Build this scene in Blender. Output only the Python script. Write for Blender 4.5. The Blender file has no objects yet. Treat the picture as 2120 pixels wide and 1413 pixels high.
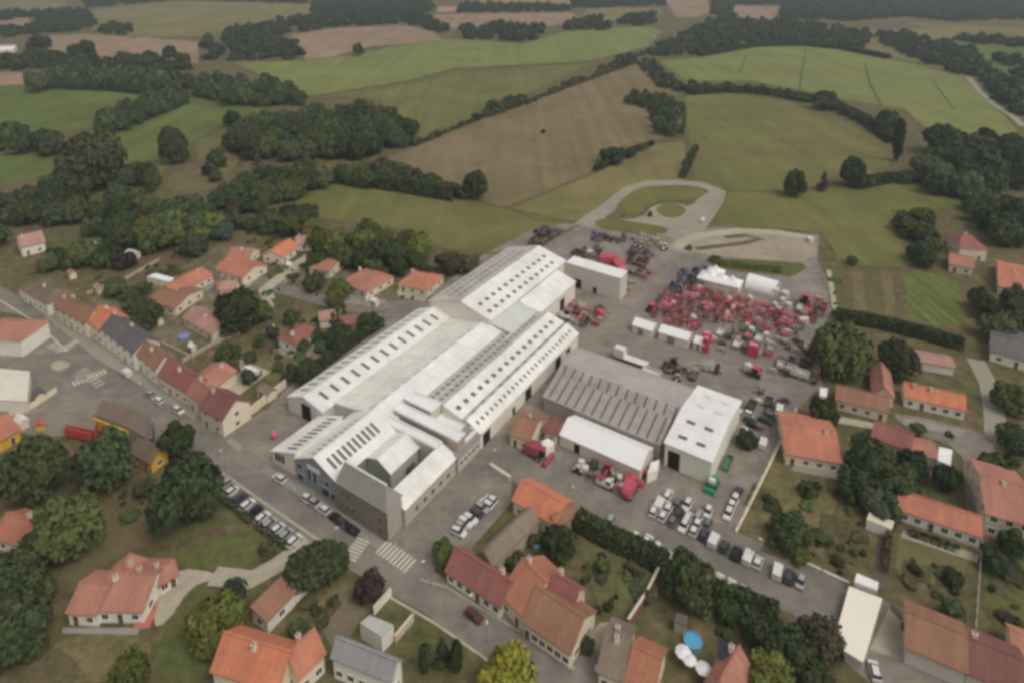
import bpy, math, random
import numpy as np
from mathutils import Vector, Matrix
random.seed(7); rng = np.random.default_rng(7)
R = math.radians
scene = bpy.context.scene
# ---------------------------------------------------------------- camera
F, CX, CY, PITCH, CAMH = 1378.0, 1060.0, 224.0, math.atan(329/1378.0), 115.0
cam = bpy.data.cameras.new('camera'); cam.sensor_width = 36; cam.lens = 36*F/2120
cam.shift_y = -(706.5-CY)/2120; cam.clip_start = 1; cam.clip_end = 20000
cob = bpy.data.objects.new('camera', cam); scene.collection.objects.link(cob)
cob.location = (0, 0, CAMH); cob.rotation_euler = (math.pi/2-PITCH, 0, 0); scene.camera = cob
# ---------------------------------------------------------------- light
SUN_EL, SUN_AZ = R(58), R(128)          # azimuth: compass angle measured from +Y towards +X
w = bpy.data.worlds.new('World'); scene.world = w; w.use_nodes = True
nt = w.node_tree; bg = nt.nodes['Background']
sky = nt.nodes.new('ShaderNodeTexSky'); sky.sky_type = 'NISHITA'; sky.sun_disc = False
sky.sun_elevation = SUN_EL; sky.sun_rotation = SUN_AZ; sky.dust_density = 4.0; sky.air_density = 1.3; sky.ozone_density = 1.0
hs = nt.nodes.new('ShaderNodeHueSaturation'); hs.inputs['Saturation'].default_value = 0.25     # an overcast sky
nt.links.new(sky.outputs[0], hs.inputs['Color'])
mx = nt.nodes.new('ShaderNodeMix'); mx.data_type = 'RGBA'; mx.blend_type = 'MULTIPLY'; mx.inputs[0].default_value = 1
mx.inputs[7].default_value = (1.0, .95, .89, 1)
nt.links.new(hs.outputs[0], mx.inputs[6]); nt.links.new(mx.outputs[2], bg.inputs[0]); bg.inputs[1].default_value = 0.138
sl = bpy.data.lights.new('sun', 'SUN'); sl.energy = .85; sl.angle = R(24); sl.color = (1, .95, .89)
so = bpy.data.objects.new('sun', sl); scene.collection.objects.link(so)
sd = Vector((math.sin(SUN_AZ)*math.cos(SUN_EL), math.cos(SUN_AZ)*math.cos(SUN_EL), math.sin(SUN_EL)))
so.rotation_euler = sd.to_track_quat('Z', 'Y').to_euler()
scene.view_settings.view_transform = 'Standard'; scene.view_settings.look = 'None'
scene.view_settings.exposure = -0.18; scene.view_settings.gamma = 1
scene.render.engine = 'CYCLES'
scene.cycles.pixel_filter_type = 'BLACKMAN_HARRIS'; scene.cycles.filter_width = 3.3
scene.cycles.max_bounces = 4; scene.cycles.volume_bounces = 0
KE = 0.62                                # light reaching flat ground, to turn colours seen in daylight into albedo

# ---------------------------------------------------------------- mapping helpers
def G(px, py, z=0.0):
    """point of height z that lies on the sight line of the surveyed position (px,py)"""
    x = (px-CX)/F; y = -(py-CY)/F
    d = (x, math.cos(PITCH)+y*math.sin(PITCH), -math.sin(PITCH)+y*math.cos(PITCH))
    t = (CAMH-z)/-d[2]
    return Vector((d[0]*t, d[1]*t, z))
def mpp(px, py, z=0.0):
    y = -(py-CY)/F
    return (CAMH-z)/(math.sin(PITCH)-y*math.cos(PITCH))/F
AX = R(-33.0); CA, SA = math.cos(AX), math.sin(AX); ORI = G(803, 1120)
def W(u, v, z=0.0): return Vector((ORI.x+u*CA-v*SA, ORI.y+u*SA+v*CA, z))
def lin(c): return tuple(((x/255+.055)/1.055)**2.4 if x > 10 else x/255/12.92 for x in c)
def S(r, g, b): return tuple(min(.85, x/KE) for x in lin((r, g, b)))

# ---------------------------------------------------------------- materials
MATS = {}
def newmat(name):
    m = bpy.data.materials.new(name); m.use_nodes = True
    return m, m.node_tree, m.node_tree.nodes['Principled BSDF']
def node(nt, t, **k):
    n = nt.nodes.new(t)
    for a, b in k.items(): setattr(n, a, b)
    return n
def noise(nt, vec, scale, detail=4, rough=.6):
    n = node(nt, 'ShaderNodeTexNoise'); n.inputs['Scale'].default_value = scale
    n.inputs['Detail'].default_value = detail; n.inputs['Roughness'].default_value = rough
    nt.links.new(vec, n.inputs['Vector']); return n.outputs[0]
def rng_(nt, v, a, b, f0=.3, f1=.7):
    m = node(nt, 'ShaderNodeMapRange'); nt.links.new(v, m.inputs[0])
    m.inputs[1].default_value = f0; m.inputs[2].default_value = f1
    m.inputs[3].default_value = a; m.inputs[4].default_value = b; return m.outputs[0]
def mul(nt, col, fac):
    m = node(nt, 'ShaderNodeVectorMath', operation='SCALE'); nt.links.new(col, m.inputs[0])
    nt.links.new(fac, m.inputs['Scale']); return m.outputs[0]
def mixc(nt, fac, a, b):
    m = node(nt, 'ShaderNodeMix', data_type='RGBA')
    nt.links.new(fac, m.inputs[0])
    for s, i in ((a, 6), (b, 7)):
        if isinstance(s, tuple): m.inputs[i].default_value = (*s, 1)
        else: nt.links.new(s, m.inputs[i])
    return m.outputs[2]
def mmul(nt, a, b):
    m = node(nt, 'ShaderNodeMath', operation='MULTIPLY'); nt.links.new(a, m.inputs[0]); nt.links.new(b, m.inputs[1]); return m.outputs[0]
def wpos(nt):
    return node(nt, 'ShaderNodeNewGeometry').outputs['Position']
def mapping(nt, vec, scale=(1, 1, 1), rot=0):
    m = node(nt, 'ShaderNodeMapping'); m.inputs['Scale'].default_value = scale; m.inputs['Rotation'].default_value = (0, 0, rot)
    nt.links.new(vec, m.inputs['Vector']); return m.outputs[0]

def ground_mat(key, c1, c2, fine=.5, big=.02, amp=.25, stripes=None, rough=.95, patches=None):
    """two-tone soil/grass/asphalt: large drifts from c1 to c2, medium mottling, fine grain, optional drill lines"""
    if key in MATS: return MATS[key]
    m, nt, b = newmat(key); p = wpos(nt)
    col = mixc(nt, rng_(nt, noise(nt, p, big, 5, .65), 0, 1, .35, .65), S(*c1), S(*c2))
    f = rng_(nt, noise(nt, p, fine, 5, .7), 1-amp, 1+amp, .25, .75)
    f = mmul(nt, f, rng_(nt, noise(nt, p, big*6, 4, .7), 1-amp*.7, 1+amp*.7, .25, .75))
    if patches:
        q = mapping(nt, p, (.05, .6, 0), -patches); f = mmul(nt, f, rng_(nt, noise(nt, q, 1.0, 4, .6), .90, 1.08)); f = mmul(nt, f, rng_(nt, noise(nt, p, .11, 3, .8), .86, 1.1, .42, .6))
    if stripes:
        ang, sc, sa = stripes; sa *= 2.2
        f = mmul(nt, f, rng_(nt, noise(nt, p, .018, 6, .75), .84, 1.14, .35, .65))
        q = mapping(nt, p, (sc, sc*.02, 0), -ang)
        f = mmul(nt, f, rng_(nt, noise(nt, q, 1.0, 2, .5), 1-sa, 1+sa))
    nt.links.new(mul(nt, col, f), b.inputs['Base Color']); b.inputs['Roughness'].default_value = rough
    b.inputs['Specular IOR Level'].default_value = .2
    MATS[key] = m; return m
def flat_mat(key, c, rough=.7, amp=.12, fine=.6, spec=.3, metal=0, raw=False):
    if key in MATS: return MATS[key]
    m, nt, b = newmat(key); p = wpos(nt)
    rgb = node(nt, 'ShaderNodeRGB'); rgb.outputs[0].default_value = (*(c if raw else S(*c)), 1)
    f = rng_(nt, noise(nt, p, fine, 5, .7), 1-amp, 1+amp, .25, .75)
    nt.links.new(mul(nt, rgb.outputs[0], f), b.inputs['Base Color'])
    b.inputs['Roughness'].default_value = rough; b.inputs['Specular IOR Level'].default_value = spec; b.inputs['Metallic'].default_value = metal
    MATS[key] = m; return m
def roof_mat(key, c, c2, line=3.0, axis=0, amp=.16, rough=.8, stain=.35, la=.12):
    """tiles / metal sheets in the part's own coordinates: rib lines, streaks down the slope, patches of c2"""
    if key in MATS: return MATS[key]
    m, nt, b = newmat(key); o = node(nt, 'ShaderNodeTexCoord').outputs['Object']; p = wpos(nt)
    sc = (line, .02, .02) if axis == 0 else (.02, line, .02)
    wv = node(nt, 'ShaderNodeTexWave', wave_type='BANDS', bands_direction='X' if axis == 0 else 'Y')
    wv.inputs['Scale'].default_value = line/6.28*2; wv.inputs['Distortion'].default_value = .3
    nt.links.new(o, wv.inputs['Vector'])
    col = mixc(nt, rng_(nt, noise(nt, p, .25, 6, .75), 0, stain*2, .45, .8), S(*c), S(*c2))
    f = rng_(nt, wv.outputs[0], 1-la, 1+la*.6, 0, 1)
    st = mapping(nt, o, (1.2, .12, .12) if axis == 0 else (.12, 1.2, .12))
    f = mmul(nt, f, rng_(nt, noise(nt, st, 1.0, 4, .7), 1-amp, 1+amp*.6))
    f = mmul(nt, f, rng_(nt, noise(nt, p, 1.6, 3, .7), 1-amp*.6, 1+amp*.6)); f = mmul(nt, f, rng_(nt, noise(nt, p, .09, 3, .7), .86, 1.1))
    nt.links.new(mul(nt, col, f), b.inputs['Base Color']); b.inputs['Roughness'].default_value = rough
    b.inputs['Specular IOR Level'].default_value = .25
    MATS[key] = m; return m
def objcol_mat(key, rough=.4, spec=.5, amp=.1, fine=1.0, leaf=False):
    """takes its base colour from the object it is on (paint, foliage of this tree)"""
    if key in MATS: return MATS[key]
    m, nt, b = newmat(key); oi = node(nt, 'ShaderNodeObjectInfo'); p = wpos(nt)
    if leaf:
        f = rng_(nt, noise(nt, p, .42, 5, .8), .68, 1.5, .32, .68)
        f = mmul(nt, f, rng_(nt, noise(nt, p, 3.0, 3, .7), .7, 1.3, .3, .7))
        f = mmul(nt, f, rng_(nt, oi.outputs['Random'], .82, 1.18, 0, 1))
        col = mul(nt, oi.outputs['Color'], f)
        h = node(nt, 'ShaderNodeHueSaturation'); nt.links.new(col, h.inputs['Color'])
        nt.links.new(rng_(nt, noise(nt, p, .18, 2, .5), .465, .525, .3, .7), h.inputs['Hue']); col = h.outputs[0]
    else:
        col = mul(nt, oi.outputs['Color'], rng_(nt, noise(nt, p, fine, 4, .7), 1-amp, 1+amp, .25, .75))
    nt.links.new(col, b.inputs['Base Color']); b.inputs['Roughness'].default_value = rough; b.inputs['Specular IOR Level'].default_value = spec
    MATS[key] = m; return m
LEAF = objcol_mat('foliage', .85, .15, leaf=True)
PAINT = objcol_mat('paint', .4, .4)
def FIX(key, c, **k): return flat_mat(key, c, **k)
TYRE = FIX('rubber', (.02, .02, .02), raw=True, rough=.9); GLASSD = FIX('dark_glass', (.02, .023, .026), raw=True, rough=.25, spec=.5)
BARK = FIX('bark', (.09, .07, .05), raw=True, rough=.95); WHITE = FIX('white_paint', (.72, .70, .64), raw=True)
WHEELM = FIX('wheel_metal', (.35, .35, .34), raw=True, rough=.4); DARK = FIX('dark_opening', (.02, .018, .015), raw=True, rough=.95)
STEEL = FIX('steel', (.25, .25, .25), raw=True, rough=.5)

# ---------------------------------------------------------------- mesh helpers
class MB:
    def __init__(s): s.v = []; s.f = []; s.m = []
    def poly(s, pts, mi=0):
        n = len(s.v); s.v += [tuple(p) for p in pts]; s.f.append(tuple(range(n, n+len(pts)))); s.m.append(mi)
    def hexa(s, a, mi=0):                       # 8 points: bottom 0-3 ccw, top 4-7
        n = len(s.v); s.v += [tuple(p) for p in a]
        for q in ((3, 2, 1, 0), (4, 5, 6, 7), (0, 1, 5, 4), (1, 2, 6, 5), (2, 3, 7, 6), (3, 0, 4, 7)):
            s.f.append(tuple(n+i for i in q)); s.m.append(mi)
    def box(s, x0, x1, y0, y1, z0, z1, mi=0, tx=0, ty=0):   # tx,ty taper of the top
        s.hexa([(x0, y0, z0), (x1, y0, z0), (x1, y1, z0), (x0, y1, z0),
                (x0+tx, y0+ty, z1), (x1-tx, y0+ty, z1), (x1-tx, y1-ty, z1), (x0+tx, y1-ty, z1)], mi)
    def prism(s, prof, y0, y1, mi=0):           # profile in xz, extruded along y
        n = len(s.v); k = len(prof)
        s.v += [(x, y0, z) for x, z in prof]+[(x, y1, z) for x, z in prof]
        s.f.append(tuple(range(n, n+k))); s.f.append(tuple(range(n+2*k-1, n+k-1, -1))); s.m += [mi, mi]
        for i in range(k):
            j = (i+1) % k; s.f.append((n+j, n+i, n+k+i, n+k+j)); s.m.append(mi)
    def cyl(s, c, ax, r, h, seg=12, mi=0, r2=None, cap=True):
        ax = Vector(ax).normalized(); a = ax.orthogonal().normalized(); b = ax.cross(a); c = Vector(c); r2 = r if r2 is None else r2
        n = len(s.v)
        for q, rr in ((0, r), (h, r2)):
            for i in range(seg):
                t = 2*math.pi*i/seg; s.v.append(tuple(c+ax*q+(a*math.cos(t)+b*math.sin(t))*rr))
        for i in range(seg):
            j = (i+1) % seg; s.f.append((n+i, n+j, n+seg+j, n+seg+i)); s.m.append(mi)
        if cap:
            s.f.append(tuple(n+seg-1-i for i in range(seg))); s.f.append(tuple(n+seg+i for i in range(seg))); s.m += [mi, mi]
    def mesh(s, name, mats):
        me = bpy.data.meshes.new(name); me.from_pydata(s.v, [], s.f); me.polygons.foreach_set('material_index', s.m)
        for m in mats: me.materials.append(m)
        me.update(); return me
    def build(s, name, mats, parent=None, loc=None, rz=None):
        if not isinstance(mats, (list, tuple)): mats = [mats]
        return mk(name, s.mesh(name, mats), parent, loc, rz)
COL = scene.collection
def mk(name, me, parent=None, loc=None, rz=None, rot=None, color=None):
    o = bpy.data.objects.new(name, me); COL.objects.link(o)
    if parent: o.parent = parent
    if loc is not None: o.location = loc
    if rz is not None: o.rotation_euler = (0, 0, rz)
    if rot is not None: o.rotation_euler = rot
    if color is not None: o.color = (*color, 1)
    return o
def tag(o, label=None, cat=None, group=None, kind=None):
    if label: o['label'] = label
    if cat: o['category'] = cat
    if group: o['group'] = group
    if kind: o['kind'] = kind
    return o
def thing(name, label, cat, loc, rz=0, group=None):
    return tag(mk(name, None, None, loc, rz), label, cat, group)
def copy_thing(root, loc, rz, label, group=None, color=None, scale=None):
    r = root.copy(); COL.objects.link(r); r.location = loc; r.rotation_euler = (0, 0, rz)
    r['label'] = label
    if group: r['group'] = group
    if scale: r.scale = scale
    if color: r.color = (*color, 1)
    for ch in root.children:
        c = ch.copy(); COL.objects.link(c); c.parent = r
        if color: c.color = (*color, 1)
        for g in ch.children:
            d = g.copy(); COL.objects.link(d); d.parent = c
            if color: d.color = (*color, 1)
    return r
ORD = ['first', 'second', 'third', 'fourth', 'fifth', 'sixth', 'seventh', 'eighth', 'ninth', 'tenth', 'eleventh', 'twelfth', 'thirteenth', 'fourteenth', 'fifteenth', 'sixteenth', 'seventeenth', 'eighteenth', 'nineteenth', 'twentieth',
       'twenty-first', 'twenty-second', 'twenty-third', 'twenty-fourth', 'twenty-fifth', 'twenty-sixth', 'twenty-seventh', 'twenty-eighth', 'twenty-ninth', 'thirtieth']

# ---------------------------------------------------------------- ground sheets
LV = [0]
def smooth_poly(pts, it=1):
    q = []
    for i in range(len(pts)):
        a = pts[i]; b = pts[(i+1) % len(pts)]; n = max(1, int((b-a).length/16)); q += [a.lerp(b, k/n) for k in range(n)]
    pts = q
    for _ in range(it):
        q = []
        for i in range(len(pts)):
            a = pts[i]; b = pts[(i+1) % len(pts)]
            q += [a*.75+b*.25, a*.25+b*.75]
        pts = q
    return pts
def patch(name, px, m, level, it=1, world=False):
    """a sheet of ground; px = outline"""
    pts = [p if world else G(*p) for p in px]; pts = [Vector((p[0], p[1], 0)) for p in pts]
    if it: pts = smooth_poly(pts, it)
    LV[0] += 1
    z = level*.02+LV[0]*.0004
    mb = MB(); mb.poly([(p.x, p.y, z) for p in pts]); o = mb.build(name, m)
    if o.data.polygons[0].normal.z < 0: o.data.flip_normals()
    return tag(o, kind='structure')
GR = lambda k, c1, c2, **kw: ground_mat(k, c1, c2, **kw)
g_base = GR('garden_ground', (72, 74, 44), (88, 76, 57), fine=.35, big=.05, amp=.48)
mb = MB(); mb.poly([(-6000, -300, 0), (6000, -300, 0), (6000, 9000, 0), (-6000, 9000, 0)])
tag(mb.build('ground', g_base), kind='structure')
olive = GR('field_olive', (88, 90, 49), (89, 85, 52), amp=.10, big=.006, fine=.12, stripes=(R(57), .12, .05))
green = GR('field_green', (74, 85, 44), (80, 87, 46), amp=.10, big=.006, fine=.12, stripes=(R(20), .12, .05))
bright = GR('field_bright', (94, 102, 57), (98, 101, 57), amp=.08, big=.005, fine=.1, stripes=(R(10), .1, .05))
brown = GR('field_brown', (104, 91, 69), (92, 84, 58), amp=.12, big=.008, fine=.15, stripes=(R(30), .15, .06))
straw = GR('field_straw', (102, 94, 62), (94, 91, 54), amp=.10, big=.006, fine=.1, stripes=(R(5), .1, .05))
pinkf = GR('field_ploughed', (122, 105, 86), (116, 98, 78), amp=.08, big=.006, fine=.1, stripes=(R(15), .1, .06))
lawn = GR('lawn_green', (70, 77, 43), (80, 80, 46), amp=.25, big=.05, fine=.6)
dry = GR('dry_grass', (96, 87, 60), (82, 78, 50), amp=.32, big=.05, fine=.6)
earth = GR('garden_earth', (86, 74, 56), (76, 72, 48), amp=.42, big=.06, fine=.6)
asph = GR('asphalt', (110, 104, 96), (100, 96, 89), amp=.09, big=.03, fine=.5, patches=R(-33))
asph2 = GR('asphalt_yard', (116, 109, 102), (103, 98, 90), amp=.12, big=.04, fine=.5, patches=R(57))
track = GR('gravel_track', (128, 124, 110), (118, 114, 102), amp=.12, big=.05, fine=.5)
pale = GR('pale_paving', (146, 140, 124), (134, 128, 114), amp=.12, big=.05, fine=.6)
sandm = GR('bare_sand', (134, 127, 112), (118, 110, 94), amp=.15, big=.04, fine=.3)
pave = GR('pavement_slabs', (126, 121, 112), (116, 112, 104), amp=.10, big=.05, fine=.8)
FL = [
 ('field', [(175,22),(370,2),(650,8),(640,30),(560,48),(430,74),(280,78),(190,62)], straw, 1),
 ('field', [(70,75),(190,70),(290,77),(415,86),(412,132),(330,128),(240,120),(100,104)], pinkf, 1),
 ('field', [(-60,0),(140,0),(130,18),(60,22),(-60,16)], straw, 1), ('field', [(-60,38),(60,36),(62,52),(-60,58)], pinkf, 1),
 ('field', [(600,72),(700,58),(840,52),(900,66),(918,82),(850,92),(770,96),(690,118),(630,124),(612,95)], pinkf, 2),
 ('field', [(480,130),(640,125),(740,112),(800,100),(900,80),(1000,84),(1080,92),(1180,62),(1340,54),(1372,65),(1345,95),(1280,112),(1215,127),(940,142),(850,167),(640,200),(600,180)], bright, 1),
 ('field', [(640,203),(850,171),(935,147),(1225,130),(1150,168),(1040,218),(920,272),(850,300),(830,240),(780,205),(700,200)], olive, 1),
 ('field', [(790,330),(900,285),(1000,240),(1130,195),(1250,150),(1320,133),(1370,165),(1405,195),(1412,275),(1360,292),(1240,320),(1228,358),(1050,432),(940,398),(860,352)], brown, 1),
 ('field', [(1228,358),(1350,298),(1425,288),(1432,372),(1400,376),(1320,382),(1205,462),(1110,455),(1050,432)], straw, 1),
 ('field', [(600,405),(700,370),(800,385),(950,410),(1050,432),(1205,464),(1130,500),(1030,525),(900,515),(860,480),(760,465),(620,450)], olive, 2),
 ('field', [(1495,392),(1640,398),(1780,384),(1880,372),(2000,405),(1990,435),(1850,437),(1880,520),(1900,557),(1740,548),(1700,482),(1560,472),(1440,482)], olive, 1),
 ('field', [(1415,192),(1500,190),(1640,212),(1750,250),(1845,300),(1845,345),(1780,372),(1620,398),(1495,395),(1425,375),(1422,290)], olive, 2),
 ('field', [(1365,128),(1450,118),(1560,98),(1660,95),(1740,103),(1840,122),(1900,133),(2010,163),(2115,275),(2060,285),(1920,272),(1870,225),(1750,208),(1660,187),(1550,167),(1420,168)], bright, 1),
 ('field', [(1375,-5),(1462,-5),(1472,25),(1440,36),(1400,36)], pinkf, 1), ('field', [(1518,12),(1612,14),(1602,44),(1560,47),(1520,42)], pinkf, 1),
 ('field', [(1870,46),(2200,62),(2200,76),(1960,66)], straw, 1),
 ('field', [(895,30),(1180,26),(1212,40),(1120,57),(950,62),(905,52)], pinkf, 1), ('field', [(1220,14),(1372,18),(1352,52),(1200,36)], straw, 1),
 ('field', [(990,-5),(1185,-5),(1185,18),(1005,24)], pinkf, 1), ('field', [(620,34),(720,30),(770,42),(660,52)], straw, 1),
 ('field', [(-80,185),(110,170),(280,172),(345,190),(200,228),(195,268),(120,272),(-80,265)], green, 2), ('field', [(-80,318),(112,325),(118,356),(60,372),(-80,390)], green, 1),
 ('field', [(385,198),(480,203),(560,226),(490,242),(440,272),(390,302),(330,372),(260,362),(205,285),(300,238)], green, 2),
 ('field', [(400,292),(475,275),(495,335),(440,395),(345,398),(342,360),(420,352)], dry, 3),
 ('field', [(-60,150),(45,150),(50,175),(-60,180)], pinkf, 3), ('field', [(-40,92),(35,92),(30,108),(-40,110)], pale, 1),
 ('field', [(1975,78),(2160,84),(2160,290),(2100,232),(2040,176),(2010,150)], green, 1), ('field', [(1740,62),(1975,60),(1985,100),(1905,126),(1790,108)], straw, 1),
 ('field', [(1745,553),(1872,560),(1872,668),(1765,656),(1735,640)], earth, 2), ('field', [(1870,560),(1980,572),(2008,684),(1885,666)], GR('crop_green', (78, 90, 46), (84, 92, 48), amp=.2, big=.05, fine=.4, stripes=(R(80), .8, .15)), 0),
]
FL2 = FL
for x0, x1, c in ((1768, 1790, dry), (1800, 1812, lawn), (1830, 1850, dry)):
    patch('garden_strip', [(x0-6, 562), (x1-6, 563), (x1+6, 655), (x0+2, 652)], c, 4, 0)
margin = None
def ribbon(name, pts, wid, m, level, world=False):
    P = [p if world else G(*p) for p in pts]; P = [Vector((p[0], p[1], 0)) for p in P]; L = []; Rr = []
    for i, p in enumerate(P):
        d = (P[min(i+1, len(P)-1)]-P[max(i-1, 0)]).normalized(); n = Vector((-d.y, d.x, 0))*wid/2
        L.append(p+n); Rr.append(p-n)
    LV[0] += 1; z = level*.02+LV[0]*.0004; mb = MB()
    for i in range(len(P)-1): mb.poly([(q.x, q.y, z) for q in (L[i], Rr[i], Rr[i+1], L[i+1])])
    o = mb.build(name, m)
    if o.data.polygons[0].normal.z < 0: o.data.flip_normals()
    return tag(o, kind='structure')
for n, p, m, l in FL: patch(n, p, m, l)
margin = GR('field_margin', (84, 82, 50), (70, 70, 42), amp=.3, big=.08, fine=.3)
for n, p, m, l in FL:
    if len(p) > 7: ribbon('field_margin', p+p[:1], 2.6, margin, 4)
ditch = GR('ditch_grass', (70, 76, 44), (62, 66, 40), amp=.2, big=.05, fine=.3)
for pts, wd in (([(640,200),(740,186),(850,168),(935,143),(1080,136),(1220,129)], 3.2), ([(650,208),(850,177),(930,152),(1080,144),(1190,141)], 2),
                ([(1668,100),(1660,150),(1655,192)], 1.6), ([(1790,130),(1800,172),(1826,222)], 1.8), ([(1930,165),(1955,200),(1975,226)], 1.4),
                ([(390,302),(440,272),(490,244),(540,232)], 2.5), ([(300,345),(390,308),(475,275)], 2.0), ([(1545,115),(1530,150)], 1.5)):
    ribbon('ditch', pts, wd, ditch, 5)
ribbon('country_road', [(2005,160),(2030,190),(2060,218),(2095,240),(2120,262)], 4.5, track, 5)
ribbon('farm_track', [(1790,112),(1850,118),(1905,128),(2010,160)], 6, straw, 5)
# the works yard and the streets
patch('yard', [(470,896),(555,845),(592,805),(640,775),(760,655),(870,625),(1000,528),(1090,482),(1160,465),(1215,458),(1400,478),(1500,470),(1696,488),(1692,548),(1722,600),(1722,640),(1692,700),(1702,800),(1645,852),(1522,1098),(1660,1168),(1770,1216),(1840,1250),(1850,1330),(1800,1413),(1700,1330),(1640,1270),(1480,1215),(1320,1130),(1190,1065),(1010,970),(960,1060),(900,1130),(850,1190),(700,1150),(600,1080),(480,965)], asph2, 3, 0)
patch('street', [(-80,540),(0,590),(50,622),(100,660),(150,705),(200,742),(250,778),(320,815),(380,858),(440,895),(475,905),(560,960),(640,1020),(720,1075),(800,1130),(900,1185),(1000,1240),(1090,1290),(1180,1352),(1290,1430),(1400,1500),(1150,1500),(1060,1413),(960,1330),(880,1270),(800,1225),(700,1165),(600,1105),(540,1060),(470,1000),(400,940),(330,905),(310,870),(200,838),(150,800),(110,770),(105,700),(60,655),(0,645),(-80,600)], asph, 4, 0)
patch('side_road', [(850,1190),(900,1130),(960,1060),(1010,968),(1190,1062),(1320,1128),(1480,1212),(1640,1268),(1720,1330),(1810,1413),(1900,1480),(2160,1560),(2160,1500),(1990,1413),(1860,1340),(1835,1245),(1770,1220),(1525,1105),(1400,1050),(1100,930),(1080,870),(1000,920),(900,1010),(830,1120)], asph, 4, 0)
patch('pavement', [(40,598),(60,612),(110,640),(180,682),(275,748),(330,795),(400,832),(468,893),(440,896),(320,816),(200,743),(100,662),(40,622)], pave, 3, 0)
patch('forecourt', [(-80,700),(105,690),(150,720),(250,800),(330,860),(330,905),(300,930),(180,905),(60,900),(-80,870)], asph2, 3, 0)
patch('parking_strip', [(840,1195),(870,1080),(1000,940),(1020,970),(1060,1000),(1058,1040),(972,1140),(920,1150),(900,1180)], asph2, 3, 0)
patch('side_yard', [(1840,1260),(1872,1290),(1876,1370),(1800,1345)], pale, 6, 0)
patch('pavement', [(478,905),(503,925),(494,936),(468,914)], pave, 6, 0)
ribbon('pavement', [W(-37, -1.2), W(-29, -1.0), W(-14, -1.3), W(1.2, -1.5)], 2.0, pave, 6, True)
ribbon('kerb_line', [(455,975),(560,1050),(640,1105),(705,1150)], .6, pale, 6)
ribbon('kerb_line', [(800,1232),(900,1290),(1000,1360),(1060,1410)], .5, pale, 6)
ribbon('kerb_line', [(870,1200),(925,1215),(1000,1262),(1090,1315),(1190,1385)], .4, pale, 6)
ribbon('lane_line', [(0,622),(80,672),(140,728)], .3, WHITE, 6)
patch('car_park', [(440,985),(470,1000),(630,1110),(600,1128),(520,1090),(445,1010)], asph2, 5, 0)
# test track at the top of the yard
ribbon('track', [(1205,468),(1262,428),(1305,392),(1345,380),(1400,378),(1450,382),(1486,396),(1478,418),(1452,455),(1420,500),(1400,520)], 8, track, 4)
patch('track', [(1195,470),(1240,448),(1275,455),(1330,452),(1350,425),(1400,420),(1430,430),(1455,400),(1495,395),(1480,430),(1445,480),(1405,500),(1380,488),(1250,470)], track, 4)
for pts in ([(1268,432),(1310,393),(1350,384),(1440,388),(1465,400),(1440,415),(1380,414),(1340,425),(1325,444),(1290,445)], [(1228,458),(1260,450),(1300,458),(1380,470),(1385,482),(1360,488),(1290,482),(1240,474)], [(1355,432),(1375,422),(1405,422),(1425,436),(1405,452),(1370,450)]):
    patch('grass_island', pts, olive, 6, 2)
patch('bare_lot', [(1400,500),(1440,484),(1530,474),(1690,490),(1690,545),(1560,538),(1500,532),(1430,525)], sandm, 6, 1)
ribbon('lot_track', [(1405,515),(1420,498),(1450,487),(1530,478),(1610,482),(1688,494)], 5, pale, 7)
ribbon('lot_track', [(1500,492),(1545,488),(1575,495),(1540,504),(1490,510),(1440,516)], 3, earth, 7)
patch('grass_verge', [(1490,535),(1600,541),(1680,548),(1640,575),(1610,570),(1500,560),(1470,550)], lawn, 7, 1)
patch('grass_verge', [(1700,550),(1740,553),(1735,645),(1722,650),(1718,600)], lawn, 7, 0)
ribbon('lane', [(1716,560),(1728,640)], 1.6, pale, 8)
ribbon('lane', [(2020,745),(2048,800),(2058,850),(2062,925)], 4.6, track, 5)
patch('lane', [(1840,855),(1900,862),(2000,885),(2050,905),(2062,930),(2030,945),(2020,1010),(2030,1090),(2005,1090),(1998,1000),(1990,930),(1890,895)], asph2, 5, 1)
ribbon('lane', [(500,560),(560,595),(600,602),(660,620),(745,640),(880,628)], 6, asph, 6)
ribbon('lane', [(500,660),(545,645),(560,628),(548,600),(600,560),(640,530)], 4.5, pale, 6)
ribbon('lane', [(560,600),(600,570),(625,540)], 5, asph2, 5)
patch('driveway', [(330,1220),(370,1175),(450,1185),(440,1200),(395,1215),(345,1290),(315,1300)], pale, 5, 1)
ribbon('driveway', [(440,1192),(520,1200),(590,1160),(640,1120)], 4, pale, 5)
patch('terrace', [(290,1265),(318,1262),(335,1235),(310,1300),(275,1305)], FIX('red_paving', (150,92,80)), 6, 0)
patch('lawn', [(370,1095),(440,1080),(500,1075),(560,1120),(540,1180),(450,1180),(360,1175)], lawn, 3)
patch('lawn', [(360,1230),(440,1200),(470,1300),(440,1413),(320,1413),(330,1320)], lawn, 3)
patch('lawn', [(140,1310),(300,1310),(320,1360),(260,1413),(100,1413),(60,1380)], dry, 2)
patch('earth', [(-80,1330),(60,1320),(130,1340),(200,1420),(-80,1420)], earth, 3)
patch('earth', [(360,1125),(420,1100),(500,1080),(520,1088),(440,1115),(380,1140)], earth, 4)
patch('lawn', [(200,1080),(320,1030),(420,1090),(360,1130),(250,1140),(150,1240),(110,1200)], GR('lawn_dull', (90,80,58), (78,76,48), amp=.2, big=.05, fine=.5), 2)
patch('lawn', [(1200,1110),(1370,1180),(1330,1250),(1250,1290),(1230,1220),(1200,1160)], GR('lawn_mossy', (84,82,54), (76,80,50), amp=.3, big=.06, fine=.5), 3)
patch('lawn', [(1545,1075),(1645,855),(1700,880),(1740,1000),(1700,1190),(1520,1100)], dry, 2)
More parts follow.
